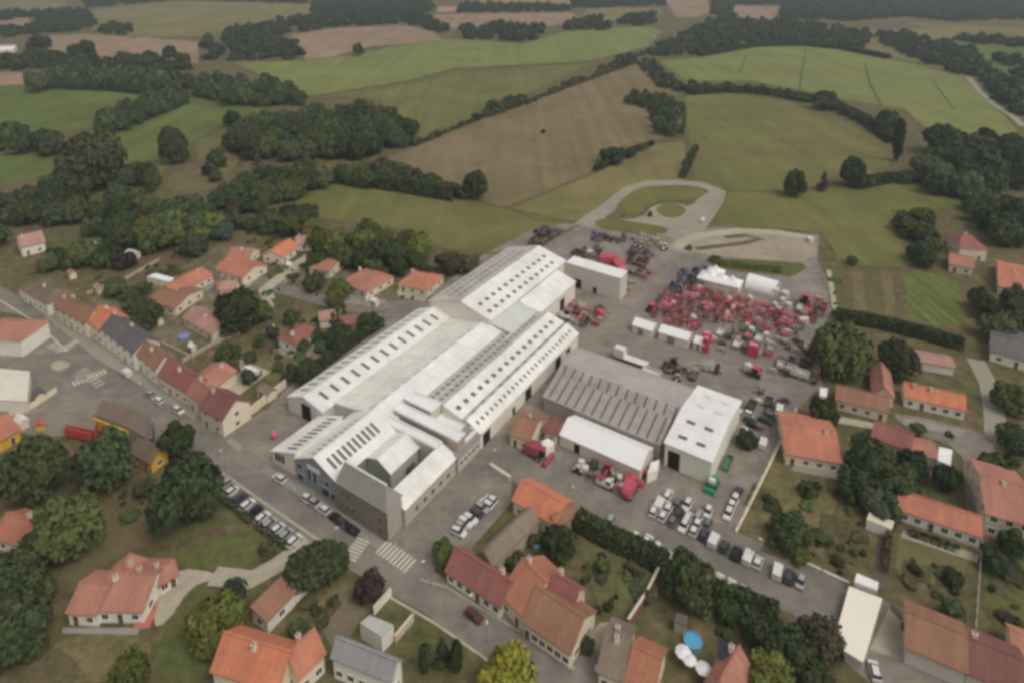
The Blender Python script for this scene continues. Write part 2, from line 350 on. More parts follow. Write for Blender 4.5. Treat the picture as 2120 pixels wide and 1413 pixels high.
patch('lawn', [(1860,1075),(2010,1130),(2000,1180),(1985,1230),(1850,1215)], GR('lawn_worn', (94,86,60), (84,82,54), amp=.22, big=.05, fine=.5), 3)
patch('lawn', [(2040,1150),(2150,1150),(2150,1320),(2030,1290)], lawn, 3)
patch('lawn', [(620,1280),(720,1190),(790,1240),(700,1330)], dry, 3)
patch('driveway', [(660,1290),(730,1215),(770,1240),(720,1330),(690,1350)], GR('gravel_drive', (100,90,74), (92,86,70), amp=.15, big=.05, fine=.6), 4, 0)
patch('driveway', [(1240,1290),(1290,1285),(1270,1340),(1230,1380),(1200,1345)], pale, 5, 0)
patch('driveway', [(1205,1340),(1250,1350),(1240,1400),(1290,1430),(1180,1400)], asph2, 5, 0)
patch('courtyard', [W(-14, 3.5), W(0, 3.5), W(0, 18.6), W(-14, 18.6)], lawn, 6, 0, True)
ribbon('garden_path', [(1838,1060),(1822,1220)], 2.2, GR('dark_path', (84,72,62), (76,66,56), amp=.12), 5)
patch('garden', [(480,745),(540,690),(640,640),(800,655),(640,790),(590,800),(560,790)], dry, 2)
patch('garden', [(150,690),(200,600),(300,560),(440,500),(560,560),(500,640),(440,700),(380,760),(330,745)], GR('village_ground', (104,96,82), (78,74,50), amp=.45, big=.09, fine=.4), 2)
patch('garden', [(600,540),(700,560),(900,610),(880,630),(760,640),(620,610)], GR('village_ground2', (100,92,76), (76,76,48), amp=.4, big=.09, fine=.4), 2)
patch('garden', [(200,560),(300,520),(430,500),(500,480),(300,600)], earth, 2)
for i, px in enumerate([[(360,618),(440,578),(452,590),(380,632)],[(500,582),(530,560),(540,572),(512,596)],[(700,610),(770,612),(775,628),(715,630)],[(820,598),(890,612),(880,625),(825,615)],[(575,716),(625,728),(665,700),(680,712),(628,745),(580,735)],
   [(440,770),(500,745),(560,770),(520,800),(480,830)],[(1640,958),(1735,975),(1730,992),(1640,975)],[(1735,862),(1840,882),(1835,895),(1735,876)],[(1870,865),(2000,890),(1995,905),(1870,880)],[(1870,1098),(2030,1150),(2022,1165),(1865,1112)],[(130,1300),(290,1300),(285,1315),(130,1312)]]):
    patch('terrace', px, pale if i % 2 else pave, 7, 0)
bed = GR('garden_bed', (74, 64, 50), (66, 68, 40), amp=.4, big=.2, fine=.9, stripes=(R(57), 1.2, .12))
for px in ([(1215,1160),(1260,1182),(1240,1200),(1200,1180)],[(1290,1165),(1340,1186),(1320,1215),(1275,1190)],[(1560,1000),(1600,1015),(1575,1060),(1540,1045)],[(1700,1060),(1760,1080),(1745,1150),(1690,1130)],[(1870,1160),(1930,1175),(1925,1210),(1865,1196)],[(1940,1180),(1990,1192),(1985,1225),(1935,1212)],
   [(640,1285),(690,1235),(710,1250),(665,1300)],[(520,720),(570,690),(590,705),(540,738)],[(660,720),(720,680),(740,695),(680,738)],[(250,600),(300,580),(310,600),(262,620)],[(2050,1190),(2100,1200),(2100,1240),(2050,1230)],[(560,620),(600,612),(610,628),(570,636)],[(1590,1110),(1640,1130),(1625,1160),(1575,1140)],[(1720,1100),(1780,1120),(1770,1170),(1712,1150)]):
    patch('vegetable_bed', px, bed, 7, 0)
def crosswalk(a, b, n, wid, ln):
    A, B = G(*a), G(*b); d = (B-A); L = d.length; d.normalize(); q = Vector((-d.y, d.x, 0)); mb = MB()
    for i in range(n):
        c = A+d*(L*(i+.5)/n)
        mb.poly([tuple(Vector((0, 0, .2))+c+d*sx*wid/2+q*sy*ln/2) for sx, sy in ((-1, -1), (1, -1), (1, 1), (-1, 1))])
    tag(mb.build('crosswalk', FIX('road_paint', (170,165,154), amp=.25, fine=2.5)), kind='structure')
crosswalk((722,1160), (754,1116), 7, .42, 3.0); crosswalk((788,1130), (852,1174), 9, .45, 3.4)
crosswalk((150,797), (220,768), 9, .45, 2.6); crosswalk((168,764), (210,800), 7, .45, 2.4)
crosswalk((105,712), (130,728), 6, .45, 2.6); crosswalk((128,728), (160,705), 7, .45, 2.4)
patch('traffic_island', [(105,755),(118,746),(143,750),(146,758),(125,770),(108,767)], pale, 8, 2)
patch('traffic_island', [(150,785),(160,768),(185,765),(178,790)], pave, 8, 2)

# ---------------------------------------------------------------- houses
ROOF = {
 'orange': roof_mat('roof_orange', (156,102,82), (128,94,78), 4), 'brightorange': roof_mat('roof_bright_orange', (168,106,80), (140,98,80), 4),
 'terra': roof_mat('roof_terracotta', (144,101,86), (116,92,80), 4), 'pink': roof_mat('roof_pink_tile', (148,114,104), (126,102,92), 4),
 'brown': roof_mat('roof_brown_tile', (124,92,74), (106,84,68), 4), 'red': roof_mat('roof_red_tile', (124,80,74), (108,80,72), 4),
 'darkred': roof_mat('roof_dark_red', (106,72,66), (102,72,62), 4), 'slate': roof_mat('roof_slate', (84,82,82), (96,92,88), 3),
 'greybrown': roof_mat('roof_grey_brown', (112,100,88), (100,90,80), 3), 'grey': roof_mat('roof_grey', (124,124,124), (112,112,112), 3),
 'dull': roof_mat('roof_dull_brown', (102,88,76), (90,80,70), 4), 'white': roof_mat('roof_white_sheet', (212,208,200), (198,194,184), 1.4, 1, la=.05, amp=.08),
 'rust': roof_mat('roof_weathered_orange', (146,98,76), (126,90,74), 4),
}
WALL = {k: FIX('render_'+k, c, amp=.10, fine=.5) for k, c in dict(cream=(186,176,156), white=(196,190,180), grey=(160,156,148), pink=(172,154,142), stone=(150,140,124), yellow=(176,142,48), redw=(160,66,58)).items()}
def win_mesh():
    mb = MB(); mb.box(-.65, .65, -.07, 0, -.65, .65, 0)
    mb.box(-.52, -.04, -.085, -.069, -.53, .53, 1); mb.box(.04, .52, -.085, -.069, -.53, .53, 1)
    mb.box(-.72, .72, -.14, -.001, -.72, -.65, 0)
    return mb.mesh('window', [FIX('window_frame', (196,190,178)), GLASSD])
WIN = win_mesh()
def door_mesh():
    mb = MB(); mb.box(-.55, .55, -.06, 0, 0, 2.15, 0); mb.box(-.45, .45, -.08, -.059, .05, 2.05, 1); mb.box(-.2, .2, -.09, -.079, 1.2, 1.8, 2)
    return mb.mesh('door', [FIX('window_frame', (196,190,178)), FIX('door_wood', (92,74,60)), GLASSD])
DOOR = door_mesh()
def garage_mesh():
    mb = MB(); mb.box(-1.3, 1.3, -.06, 0, 0, 2.1, 0)
    for i in range(4): mb.box(-1.2, 1.2, -.08, -.059, .08+i*.5, .5+i*.5, 1)
    return mb.mesh('garage_door', [FIX('window_frame', (196,190,178)), FIX('garage_panel', (168,164,156))])
GAR = garage_mesh()
CHIM = {}
def chimney(parent, x, y, z, h=1.1, c='cream'):
    if c not in CHIM:
        mb = MB(); mb.box(-.35, .35, -.35, .35, -1.2, 0, 0); mb.box(-.42, .42, -.42, .42, 0, .12, 1)
        mb.box(-.12, .12, -.12, .12, .12, .4, 2, .02, .02); CHIM[c] = mb.mesh('chimney', [WALL[c], FIX('chimney_cap', (150,140,128)), ROOF['terra']])
    return mk('chimney', CHIM[c], parent, (x, y, z+h-.3))
def frame3(e0, e1, r, he, hr):
    A = G(*e0, he); B = G(*e1, he); Q = G(*r, hr)
    d = (B-A); d.z = 0; L = d.length; d.normalize(); n = Vector((-d.y, d.x, 0)); q = (Q-A); dep = q.x*n.x+q.y*n.y
    if dep < 0: A, B = B, A; d = -d; n = -n; dep = -dep
    return A, L, math.atan2(d.y, d.x), dep
HL = []
def gable(t, L, D, he, hr, roofm, wallm, hip=0, windows=True, floors=1, ov=.35, x0=0, y0=0, rz=0, nw=None, chim=1, wallname='wall', mono=False, door=True, seed=0, sub=None):
    """gabled (or hipped) volume in the local frame of t: x along the eaves, y across"""
    P = t
    rd = random.Random(seed*13+int(L*10))
    mb = MB(); ym = D if mono else D/2
    if hip:
        mb.box(0, L, 0, D, -.3, he-.02)
    else:
        pts = [(0, -.3), (D, -.3), (D, (hr if mono else he)-.04), (ym, hr-.04), (0, he-.04)] if not mono else [(0, -.3), (D, -.3), (D, hr-.04), (0, he-.04)]
        n = len(mb.v); k = len(pts)
        mb.v += [(0, y, z) for y, z in pts]+[(L, y, z) for y, z in pts]
        mb.f.append(tuple(range(n, n+k))[::-1]); mb.f.append(tuple(range(n+k, n+2*k))); mb.m += [0, 0]
        for i in range(k):
            j = (i+1) % k; mb.f.append((n+i, n+j, n+k+j, n+k+i)); mb.m.append(0)
    M = Matrix.Translation((x0, y0, 0)) @ Matrix.Rotation(rz, 4, 'Z')
    def place(o):
        o.matrix_basis = M @ o.matrix_basis; return o
    w_ = place(mb.build(wallname, wallm, P))
    s = (hr-he)/ym; th = .22; mb = MB(); o2 = ov*s
    hx = hip if hip else 0; e = ov
    if hip:
        hx = min(hip, L/2-.1)
        A = [(-e, -e, he-o2), (L+e, -e, he-o2), (L+e, D+e, he-o2), (-e, D+e, he-o2)]
        Rg = [(hx, D/2, hr), (L-hx, D/2, hr)]
        for q in ((A[0], A[1], Rg[1], Rg[0]), (A[2], A[3], Rg[0], Rg[1]), (A[1], A[2], Rg[1]), (A[3], A[0], Rg[0])): mb.poly(q)
        mb.poly([(x, y, z-.12) for x, y, z in A][::-1])
        for i in range(4):
            a, b = A[i], A[(i+1) % 4]; mb.poly([(a[0], a[1], a[2]-.12), (b[0], b[1], b[2]-.12), b, a])
    else:
        mb.hexa([(-e, -e, he-o2), (L+e, -e, he-o2), (L+e, ym, hr), (-e, ym, hr), (-e, -e, he-o2+th), (L+e, -e, he-o2+th), (L+e, ym, hr+th), (-e, ym, hr+th)])
        if not mono:
            mb.hexa([(-e, ym, hr), (L+e, ym, hr), (L+e, D+e, he-o2), (-e, D+e, he-o2), (-e, ym, hr+th), (L+e, ym, hr+th), (L+e, D+e, he-o2+th), (-e, D+e, he-o2+th)])
            mb.box(-e-.02, L+e+.02, ym-.16, ym+.16, hr+th-.06, hr+th+.07)
    rf = place(mb.build('roof', roofm, P))
    for c in range(chim):
        cx = L*(.12+.7*rd.random()) if c else L*rd.choice([.15, .82, .5]); o = chimney(P, cx, ym+(-.9 if mono else rd.choice([-.8, .8])), hr-.4, 1.3, rd.choice(['cream', 'pink', 'white'])); place(o)
        o.parent = rf; o.matrix_basis = rf.matrix_basis.inverted() @ o.matrix_basis
    if windows:
        n = nw if nw is not None else max(1, int(L/3.2)); di = rd.randrange(n) if door and n > 1 else -1
        for fl in range(floors):
            zc = 1.45+fl*2.7
            if zc+.6 > he+.1: continue
            for i in range(n):
                x = L*(i+.5)/n
                if fl == 0 and i == di: place(mk('door', DOOR, P, (x, 0, 0)))
                else: place(mk('window', WIN, P, (x, 0, zc)))
            for i in range(max(1, int(D/4))):
                y = D*(i+.5)/max(1, int(D/4))
                place(mk('window', WIN, P, (L, y, zc), math.pi/2)); place(mk('window', WIN, P, (0, y, zc), -math.pi/2))
    return rf
HN = [0]
def house(label, e0, e1, r, he, hr, roof, wall='cream', hip=0, floors=1, cat='house', name='house', **k):
    A, L, rz, dep = frame3(e0, e1, r, he, hr); HN[0] += 1
    t = thing(name, label, cat, (A.x, A.y, 0), rz); D = dep if k.get('mono') else 2*dep
    D = max(D, 2.5)
    gable(t, L, D, he, hr, ROOF[roof], WALL[wall], hip, floors=floors, seed=HN[0], **k)
    return t
def wing(t, e0, e1, r, he, hr, roof, wall='cream', **k):
    A, L, rz, dep = frame3(e0, e1, r, he, hr); D = dep if k.get('mono') else 2*dep
    lz = t.rotation_euler.z; d = Vector((A.x, A.y, 0))-t.location
    lx = d.x*math.cos(lz)+d.y*math.sin(lz); ly = -d.x*math.sin(lz)+d.y*math.cos(lz)
    gable(t, L, max(D, 2), he, hr, ROOF[roof], WALL[wall], x0=lx, y0=ly, rz=rz-lz, seed=HN[0]+50, **k)
H = house
# left town, along the street
H('pink roofed white house alone before the broad wood, farthest up the main street', (44,512), (92,500), (68,482), 4, 7, 'pink', 'white')
H('detached house with dull brown hipped roof beside the bend of the main street', (45,599), (97,628), (90,585), 4.4, 6.8, 'dull', 'white', hip=3, floors=1)
H('terraced house with long dull brown roof and pink street front, next to the hipped house', (112,632), (178,668), (160,624), 5.2, 8, 'brown', 'cream', floors=2, nw=5)
H('narrow terraced house with bright orange roof on the main street', (179,660), (209,682), (216,640), 5.4, 8, 'brightorange', 'cream', floors=2, chim=2)
H('terraced house with dark slate roof and white street front', (210,680), (277,730), (262,672), 5.6, 8.4, 'slate', 'white', floors=2, nw=5)
H('terraced house with pinkish brown roof between the slate roof and the red roof', (282,730), (322,764), (322,722), 5.0, 7.6, 'brown', 'white', floors=2, nw=3)
H('low terraced house with dark red roof and striped street front', (328,775), (388,812), (378,762), 4.2, 7, 'red', 'cream', floors=2, nw=4)
t = H('terraced house with salmon orange roof and rear wing, beside the corner house', (389,812), (420,836), (420,796), 4.6, 7.2, 'terra', 'cream', nw=2)
wing(t, (440,806), (488,768), (425,778), 3.4, 5, 'terra', 'cream', windows=False, chim=1)
H('corner house with dark red roof and big cream gable facing the works yard', (414,842), (460,868), (470,818), 5.0, 8, 'darkred', 'cream', floors=2, nw=2)
H('long villa with orange roof and cream wall in the middle of the left housing', (367,609), (438,569), (390,568), 3, 5, 'orange', 'cream', nw=5)
H('house with flat brown roof left of the long orange villa', (304,627), (362,637), (340,600), 3, 4.6, 'brown', 'cream')
H('house with dusty pink roof behind the blue garden pool', (380,657), (440,690), (418,645), 3, 5, 'pink', 'cream')
H('orange roofed villa in the middle of the crescent of villas', (446,556), (502,574), (480,536), 3, 5, 'orange', 'cream')
H('pink roofed villa wing beside the turning of the lane', (455,600), (487,598), (470,582), 3, 4.8, 'pink', 'cream', chim=0)
H('red-orange roofed villa at the wood edge, left of the brightest orange roof', (470,530), (514,534), (494,512), 3, 5, 'terra', 'cream')
H('small villa with the brightest orange roof by the wood edge', (583,533), (618,508), (580,508), 3, 5, 'brightorange', 'white')
H('small pink roofed villa at the wood edge, farthest of the crescent', (612,506), (645,504), (626,489), 3, 5, 'pink', 'white')
H('little terracotta house behind the garden trees, left of the hipped villa', (640,555), (682,562), (668,538), 2.8, 4.4, 'terra', 'cream', chim=0)
H('hipped villa with dull orange roof beside the bright green shrub', (706,582), (759,603), (746,560), 3, 5.2, 'terra', 'cream', hip=3.2)
H('hipped villa with pale orange roof nearest the big hall', (825,586), (883,600), (866,566), 3, 5, 'orange', 'cream', hip=3)
H('villa with brownish red roof and white walls left of the long white hall', (612,713), (660,682), (614,680), 3, 5, 'red', 'white', hip=2.5)
H('small villa wing with pink roof behind the brownish red villa', (662,662), (705,656), (682,643), 3, 4.8, 'pink', 'cream', chim=0)
H('small red roofed building beside the lane and the white wall', (705,674), (742,668), (722,653), 2.8, 4.4, 'red', 'stone', chim=0, windows=False)
# left edge
H('large house with terracotta hipped roof and pale blank walls at the left edge', (-58,697), (42,703), (30,664), 5.6, 8.2, 'terra', 'white', hip=5, windows=False)
H('orange roofed house with yellow-green lower wall at the left edge', (-25,925), (40,889), (-8,868), 3, 5, 'orange', 'yellow')
H('house with weathered orange roof below the trees at the left edge', (-14,1108), (60,1134), (24,1064), 3, 5.2, 'rust', 'cream')
H('garden house with brown roof between the yellow shop and the dark trees', (268,934), (312,956), (300,918), 3, 4.6, 'dull', 'yellow', chim=0)
t = H('large villa with several salmon orange roof wings and white walls, lower left', (200,1262), (294,1263), (262,1188), 2.8, 5, 'terra', 'white', nw=3, chim=2)
wing(t, (140,1266), (199,1270), (186,1206), 2.8, 4.7, 'terra', 'white', nw=2, chim=0)
wing(t, (330,1208), (366,1186), (322,1182), 2.6, 4.4, 'terra', 'white', nw=2, chim=1)
wing(t, (298,1184), (306,1160), (264,1160), 2.8, 4.8, 'terra', 'white', nw=1, chim=1)
t = H('big house with vivid orange roof and cream gable at the bottom edge', (440,1386), (575,1428), (532,1329), 4.2, 7.2, 'brightorange', 'cream', nw=4, chim=1)
wing(t, (618,1400), (670,1350), (598,1350), 4.1, 6.9, 'orange', 'cream', nw=2, chim=1)
H('house with grey metal roof and white walls at the bottom edge', (689,1357), (810,1407), (775,1350), 4.6, 6.4, 'grey', 'white', nw=5, chim=0)
H('low brown roofed outbuilding with white side wall, beside the garden wall', (553,1284), (610,1225), (524,1250), 2.8, 3.6, 'brown', 'white', chim=0, mono=True)
H('low house with dull red roof on the street, left of the shop', (925,1180), (1036,1254), (1000,1168), 2.8, 5.4, 'red', 'white', nw=6)
H('barn with big grey-brown roof behind the dull red house', (1020,1168), (1114,1076), (1038,1108), 3.6, 5.4, 'greybrown', 'stone', windows=False, chim=0)
t = H('long house with vivid orange roof at the edge of the works yard', (1063,1034), (1148,1084), (1120,1015), 3.4, 5.6, 'brightorange', 'white', nw=3, chim=0)
wing(t, (1150,1086), (1192,1062), (1165,1055), 3.2, 4.6, 'brown', 'stone', windows=False, chim=0)
H('brown gabled house with chimney on the street, left part of the shop block', (1037,1226), (1082,1274), (1092,1168), 3.6, 6.8, 'rust', 'cream', nw=2)
HS = H('shop with big brown roof and orange striped street front', (1084,1284), (1180,1350), (1168,1252), 3.5, 6.4, 'brown', 'cream', nw=6, chim=0)
H('house with red tiled roof and pale gable directly behind the shop', (1135,1232), (1184,1262), (1160,1194), 4.6, 7.0, 'red', 'pink', nw=2)
H('house with grey-brown roof and two white chimneys near the bottom edge', (1240,1388), (1288,1408), (1292,1318), 3.4, 6.2, 'greybrown', 'cream', nw=2, floors=2, chim=2)
H('house with rusty brown roof left of the white parasols at the bottom edge', (1296,1412), (1352,1440), (1342,1352), 3.4, 6.0, 'rust', 'cream', nw=2, floors=2, chim=0)
H('house with orange-red roof and a dark solar panel at the bottom edge', (1462,1412), (1500,1345), (1524,1350), 4.0, 6.4, 'terra', 'cream', nw=2)
H('long low house with faded brown roof and pale grey wall, lower right', (1877,1338), (2000,1390), (1955,1297), 3.5, 5.8, 'brown', 'grey', nw=1, windows=False, chim=0)
H('row house with dark reddish roof continuing the long low house, lower right', (2002,1390), (2122,1442), (2072,1348), 3.3, 5.5, 'darkred', 'grey', windows=False, chim=1)
t = H('long white house with orange roof and small windows, right of the big garden trees', (1861,1052), (2030,1109), (1950,1043), 2.9, 5, 'orange', 'white', nw=6, chim=0)
H('tall house with salmon roof and dark glazed doors at the right edge', (2043,1062), (2140,1090), (2090,1000), 5.0, 7.4, 'terra', 'cream', nw=3, floors=2)
H('house with salmon orange roof and cream wall right beside the yard fence', (1628,938), (1741,957), (1700,889), 3, 5.2, 'orange', 'cream', nw=4)
t = H('house with brown main roof and orange cross wing, behind the round dark tree', (1732,826), (1838,853), (1790,811), 3, 5, 'brown', 'cream', nw=4, chim=0)
wing(t, (1850,823), (1842,770), (1828,778), 3, 5.2, 'terra', 'cream', windows=False, chim=0)
H('long white house with bright orange roof and dark windows, upper right of the brown house', (1874,820), (1998,848), (1940,806), 3, 5.2, 'brightorange', 'white', nw=5, chim=2)
H('house with dark red roof between the big trees and the lane', (1806,902), (1882,932), (1850,885), 3, 5, 'red', 'cream', nw=2, chim=0)
H('low terracotta outbuilding beside the white square roof', (1884,936), (1940,948), (1914,918), 2.6, 3.6, 'terra', 'cream', chim=0, windows=False)
H('pinkish orange villa at the right edge beyond the crop field', (2068,592), (2130,606), (2100,560), 3, 5.2, 'orange', 'cream')
t = H('red hipped villa among the trees beyond the green crop plot', (1988,512), (2044,516), (2018,487), 5, 7.6, 'red', 'cream', hip=3)
wing(t, (1966,546), (2014,556), (1992,530), 3.0, 4.8, 'terra', 'cream', windows=True, chim=0)
H('dark roofed bungalow with white wall at the right edge', (2052,728), (2125,748), (2090,700), 3, 4.4, 'slate', 'white', chim=0)
H('low cluttered outbuilding with pale roof behind the two garden trees', (1905,748), (1975,760), (1940,738), 2.6, 3.4, 'pink', 'white', chim=0, windows=False)
H('tiny pink roofed annex at the lower right edge', (2096,1345), (2140,1362), (2125,1316), 2.6, 4, 'terra', 'cream', chim=0, windows=False)
H('far farmhouse with pink roof beyond the ploughed fields', (905,20), (945,20), (925,14), 4, 7, 'pink', 'cream', chim=0)
H('far white farm shed left of the meadow at the top left', (-10,104), (28,102), (10,97), 4, 6, 'white', 'white', chim=0, windows=False)
# low flat things
def box_building(label, pts, h, roofm, wallm, cat='shed', name='shed', trim=True):
    """flat-roofed volume whose roof outline is given"""
    P = [G(*p, h) for p in pts]; c = sum(P, Vector())/len(P); c.z = 0
    t = thing(name, label, cat, c); n = len(P)
    if sum(P[i].x*P[(i+1) % n].y-P[(i+1) % n].x*P[i].y for i in range(n)) < 0: P = P[::-1]
    L = [Vector((p.x-c.x, p.y-c.y, 0)) for p in P]; mb = MB()
    for i in range(n):
        a, b = L[i]*.985, L[(i+1) % n]*.985; mb.poly([(a.x, a.y, -.2), (b.x, b.y, -.2), (b.x, b.y, h-.2), (a.x, a.y, h-.2)])
    mb.poly([(a.x*.985, a.y*.985, -.2) for a in L][::-1]); mb.build('wall', wallm, t)
    mb = MB(); k = len(L); mb.v = [(a.x, a.y, h-.22) for a in L]+[(a.x, a.y, h) for a in L]
    mb.f = [tuple(range(k))[::-1], tuple(range(k, 2*k))]+[(i, (i+1) % k, k+(i+1) % k, k+i) for i in range(k)]; mb.m = [0]*(k+2)
    mb.build('roof', roofm, t); return t
WS = ROOF['white']
box_building('large plain white flat roof at the end of the car row, lower right', [(1758,1212),(1827,1238),(1787,1370),(1724,1332)], 2.2, FIX('canvas_plain', (196,188,174), amp=.04, fine=.2), WALL['grey'], 'marquee', 'marquee')
box_building('small white roof just behind the large plain white roof', [(1774,1185),(1819,1204),(1817,1220),(1769,1202)], 3.2, WS, WALL['grey'])
box_building('square white roof on the lane beside the terracotta outbuilding', [(1944,924),(1972,930),(1968,962),(1941,952)], 3, WS, WALL['white'])
box_building('white conservatory on the left end of the long white house', [(1838,1018),(1868,1024),(1856,1046),(1832,1040)], 2.6, FIX('conservatory', (176,172,150), rough=.3), WALL['white'], 'conservatory', 'conservatory')
box_building('low white garden building left of the white house with small windows', [(1800,1058),(1852,1078),(1846,1094),(1794,1074)], 2.4, FIX('pale_sheet', (176,172,150)), WALL['white'])
box_building('small grey garden shed above the round pool', [(1402,1266),(1424,1274),(1422,1296),(1396,1284)], 2.4, ROOF['slate'], WALL['stone'])
box_building('small white cabin beside the round dark tree', [(1698,801),(1714,803),(1712,820),(1697,818)], 2.6, WS, WALL['white'])
t = box_building('white pool house with a dark blue panel roof in the left gardens', [(304,572),(322,565),(360,575),(355,584)], 2.6, WS, WALL['white'])
t = box_building('shop block with dark roof and bright yellow front, behind the dark trees', [(197,858),(211,826),(312,860),(300,905),(269,886)], 4.2, ROOF['dull'], WALL['stone'], 'shop', 'shop')
def slab(parent, a, b, z0, z1, th, m, name):
    """upright panel from ground point a to b (world), part of parent"""
    d = (b-a).normalized(); n = Vector((-d.y, d.x, 0))*th/2; o = parent.location if parent else Vector(); mb = MB()
    q = [a-n, b-n, b+n, a+n]; mb.hexa([(p.x-o.x, p.y-o.y, z0) for p in q]+[(p.x-o.x, p.y-o.y, z1) for p in q])
    return mb.build(name, m, parent)
slab(t, G(197,893), G(269,921), 1.0, 3.9, .3, WALL['yellow'], 'fascia')
t = box_building('small shop with bright red front next to the yellow one', [(135,878),(160,858),(200,870),(194,890)], 3.6, ROOF['greybrown'], WALL['redw'], 'shop', 'shop')
slab(t, G(136,905), G(190,918), .8, 2.9, .3, WALL['redw'], 'fascia')
box_building('navy walled annex right of the yellow shop', [(272,890),(300,868),(318,872),(316,905),(290,915)], 3.2, ROOF['slate'], FIX('navy', (62,66,84)), 'annex', 'annex')
box_building('pale grey entrance porch of the grey metal roofed house', [(745,1288),(765,1272),(815,1292),(790,1318)], 3.4, FIX('porch_sheet', (146,146,142)), WALL['white'], 'porch', 'porch')
box_building('dirty white flat-roofed building at the left edge above the garden wall', [(-40,758),(62,768),(56,830),(-40,826)], 3.4, FIX('dirty_white_roof', (178,172,160), amp=.12, fine=.3), WALL['white'], 'house', 'house')
for lab, x, y, wd, m in [('small pale shed behind the bright orange terraced house', 232, 655, 20, 'pink'), ('grey lean-to shed behind the slate terraced house', 290, 682, 30, 'greybrown'), ('narrow pale shed at the back of the pinkish brown terrace', 345, 735, 26, 'pink'),
  ('dark shed right of the dirty white flat roof', 84, 806, 26, 'slate'), ('small white annex below the dirty white flat roof', 46, 862, 26, 'white'), ('pale shed at the left end of the gardens, by the terraces', 205, 590, 20, 'pink'), ('red shed behind the hipped corner house', 150, 560, 18, 'terra'), ('pale shed between the two pink villas', 425, 640, 16, 'greybrown'), ('terracotta shed at the lane fork', 690, 622, 18, 'terra'), ('pale shed on the lawn left of the long hall', 655, 735, 18, 'greybrown'),
  ('little white shed beside the blue garden pool', 398, 712, 14, 'white'), ('small brown shed left of the dusty pink house', 330, 655, 16, 'brown'), ('pale greenhouse in the garden behind the corner house', 520, 762, 30, 'white'), ('grey stone outbuilding at the end of the cream garden wall', 552, 800, 34, 'greybrown'),
  ('white shed between the pink villas and the dark garden tree', 470, 618, 16, 'white'), ('small white shed in the far left gardens', 275, 520, 26, 'white'), ('pale shed among the garden trees far left', 205, 500, 22, 'white'), ('small orange-roofed shed right of the long orange villa', 452, 585, 16, 'terra'),
  ('small grey shed left of the brownish red villa', 560, 668, 14, 'slate'), ('white shed by the wall between the hipped villas', 775, 618, 16, 'white'), ('brown shed beside the little terracotta house', 640, 575, 18, 'brown'), ('small white caravan shed in the crescent', 600, 545, 14, 'white'), ('grey shed behind the row of crescent villas', 530, 548, 16, 'greybrown')]:
    mp = mpp(x, y, 2); hw = wd*mp/2; c = G(x, y, 2.2); t = thing('garden_shed', lab, 'shed', (c.x-hw, c.y-hw*.6, 0), AX+random.choice([0, .1, -.1])); gable(t, 2*hw, 1.3*hw, 2.1, 2.8, ROOF[m], WALL['cream'], windows=False, chim=0, ov=.15, seed=x)
    mk('door', DOOR, t, (hw*.7, 0, -.1))
for lab, pts in [('low cream wall along the gardens below the dusty pink house', [(378,752),(440,715),(500,690)]), ('pale garden wall beside the lane of the crescent', [(500,655),(538,640),(552,612)]), ('pale wall in front of the hipped villas', [(700,632),(760,636),(800,628)]), ('wall behind the street terraces, middle', [(300,700),(350,722),(400,745)]), ('pale wall between the left gardens, upper', [(180,610),(260,580),(330,540)])]:
    P = [G(*p) for p in pts]; t = thing('garden_wall', lab, 'wall', P[0])
    for i in range(len(P)-1): slab(t, P[i], P[i+1]-(P[i+1]-P[i]).normalized()*.01, -.1, 1.3, .25, WALL['stone'], 'wall_section')
# solar panels
mb = MB(); mb.box(0, 2.6, 0, 2.2, 0, .08); o = mb.build('solar_panel', FIX('pv', (.03, .035, .06), raw=True, rough=.2)); o.location = G(1513,1372, 5.3); o.rotation_euler = (0, R(-24), R(66)); tag(o, 'dark solar panel on the orange-red roof at the bottom edge', 'solar panel')
# orange shop front panels
for i, (a, b) in enumerate([((1052,1268),(1070,1283)), ((1084,1298),(1100,1310)), ((1112,1318),(1168,1356))]):
    A, B = G(*a), G(*b); o = slab(None, A, B, 1.5, 2.5, .25, FIX('orange_sign', (200,120,40)), 'shop_sign')
    tag(o, ['short orange sign panel on the house left of the shop', 'orange sign panel at the left end of the shop front', 'long orange sign panel along the shop front'][i], 'sign')

# ---------------------------------------------------------------- the works halls (frame W: u to the right along the street, v away from it)
HW = roof_mat('hall_roof_white', (200,196,188), (178,174,165), 1.2, 1, la=.05, amp=.09, stain=.45)
HG = roof_mat('hall_roof_grey', (164,160,152), (140,137,130), 1.2, 1, la=.07, amp=.2, stain=.5)  # greyer sheet with stronger streaks, laid on the left slopes
HC = roof_mat('hall_roof_greenish', (200,199,191), (184,183,174), 1.2, 1, la=.05, amp=.1, stain=.45)
HCG = roof_mat('hall_roof_greenish_worn', (186,185,177), (170,169,160), 1.2, 1, la=.05, amp=.12, stain=.5)
HS_ = roof_mat('hall_roof_fibre', (142,137,134), (126,121,117), 3.5, 1, la=.10, amp=.14, stain=.5)
WB = FIX('hall_cladding', (172,172,168), amp=.06, fine=.4); WP = FIX('hall_wall_light', (188,182,172), amp=.06, fine=.4)
WR = FIX('hall_wall_render', (150,143,134), amp=.10, fine=.4); SKY = FIX('skylight', (112,110,104), rough=.3, amp=.25, fine=1.5)
SKYD = FIX('skylight_dark', (84,84,82), rough=.3, amp=.3, fine=1.5)
def zat(prof, u):
    for (a, za), (b, zb) in zip(prof, prof[1:]):
        if a <= u <= b: return za+(zb-za)*(u-a)/(b-a), math.atan2(zb-za, b-a)
    return prof[-1][1], 0
SKM = {}
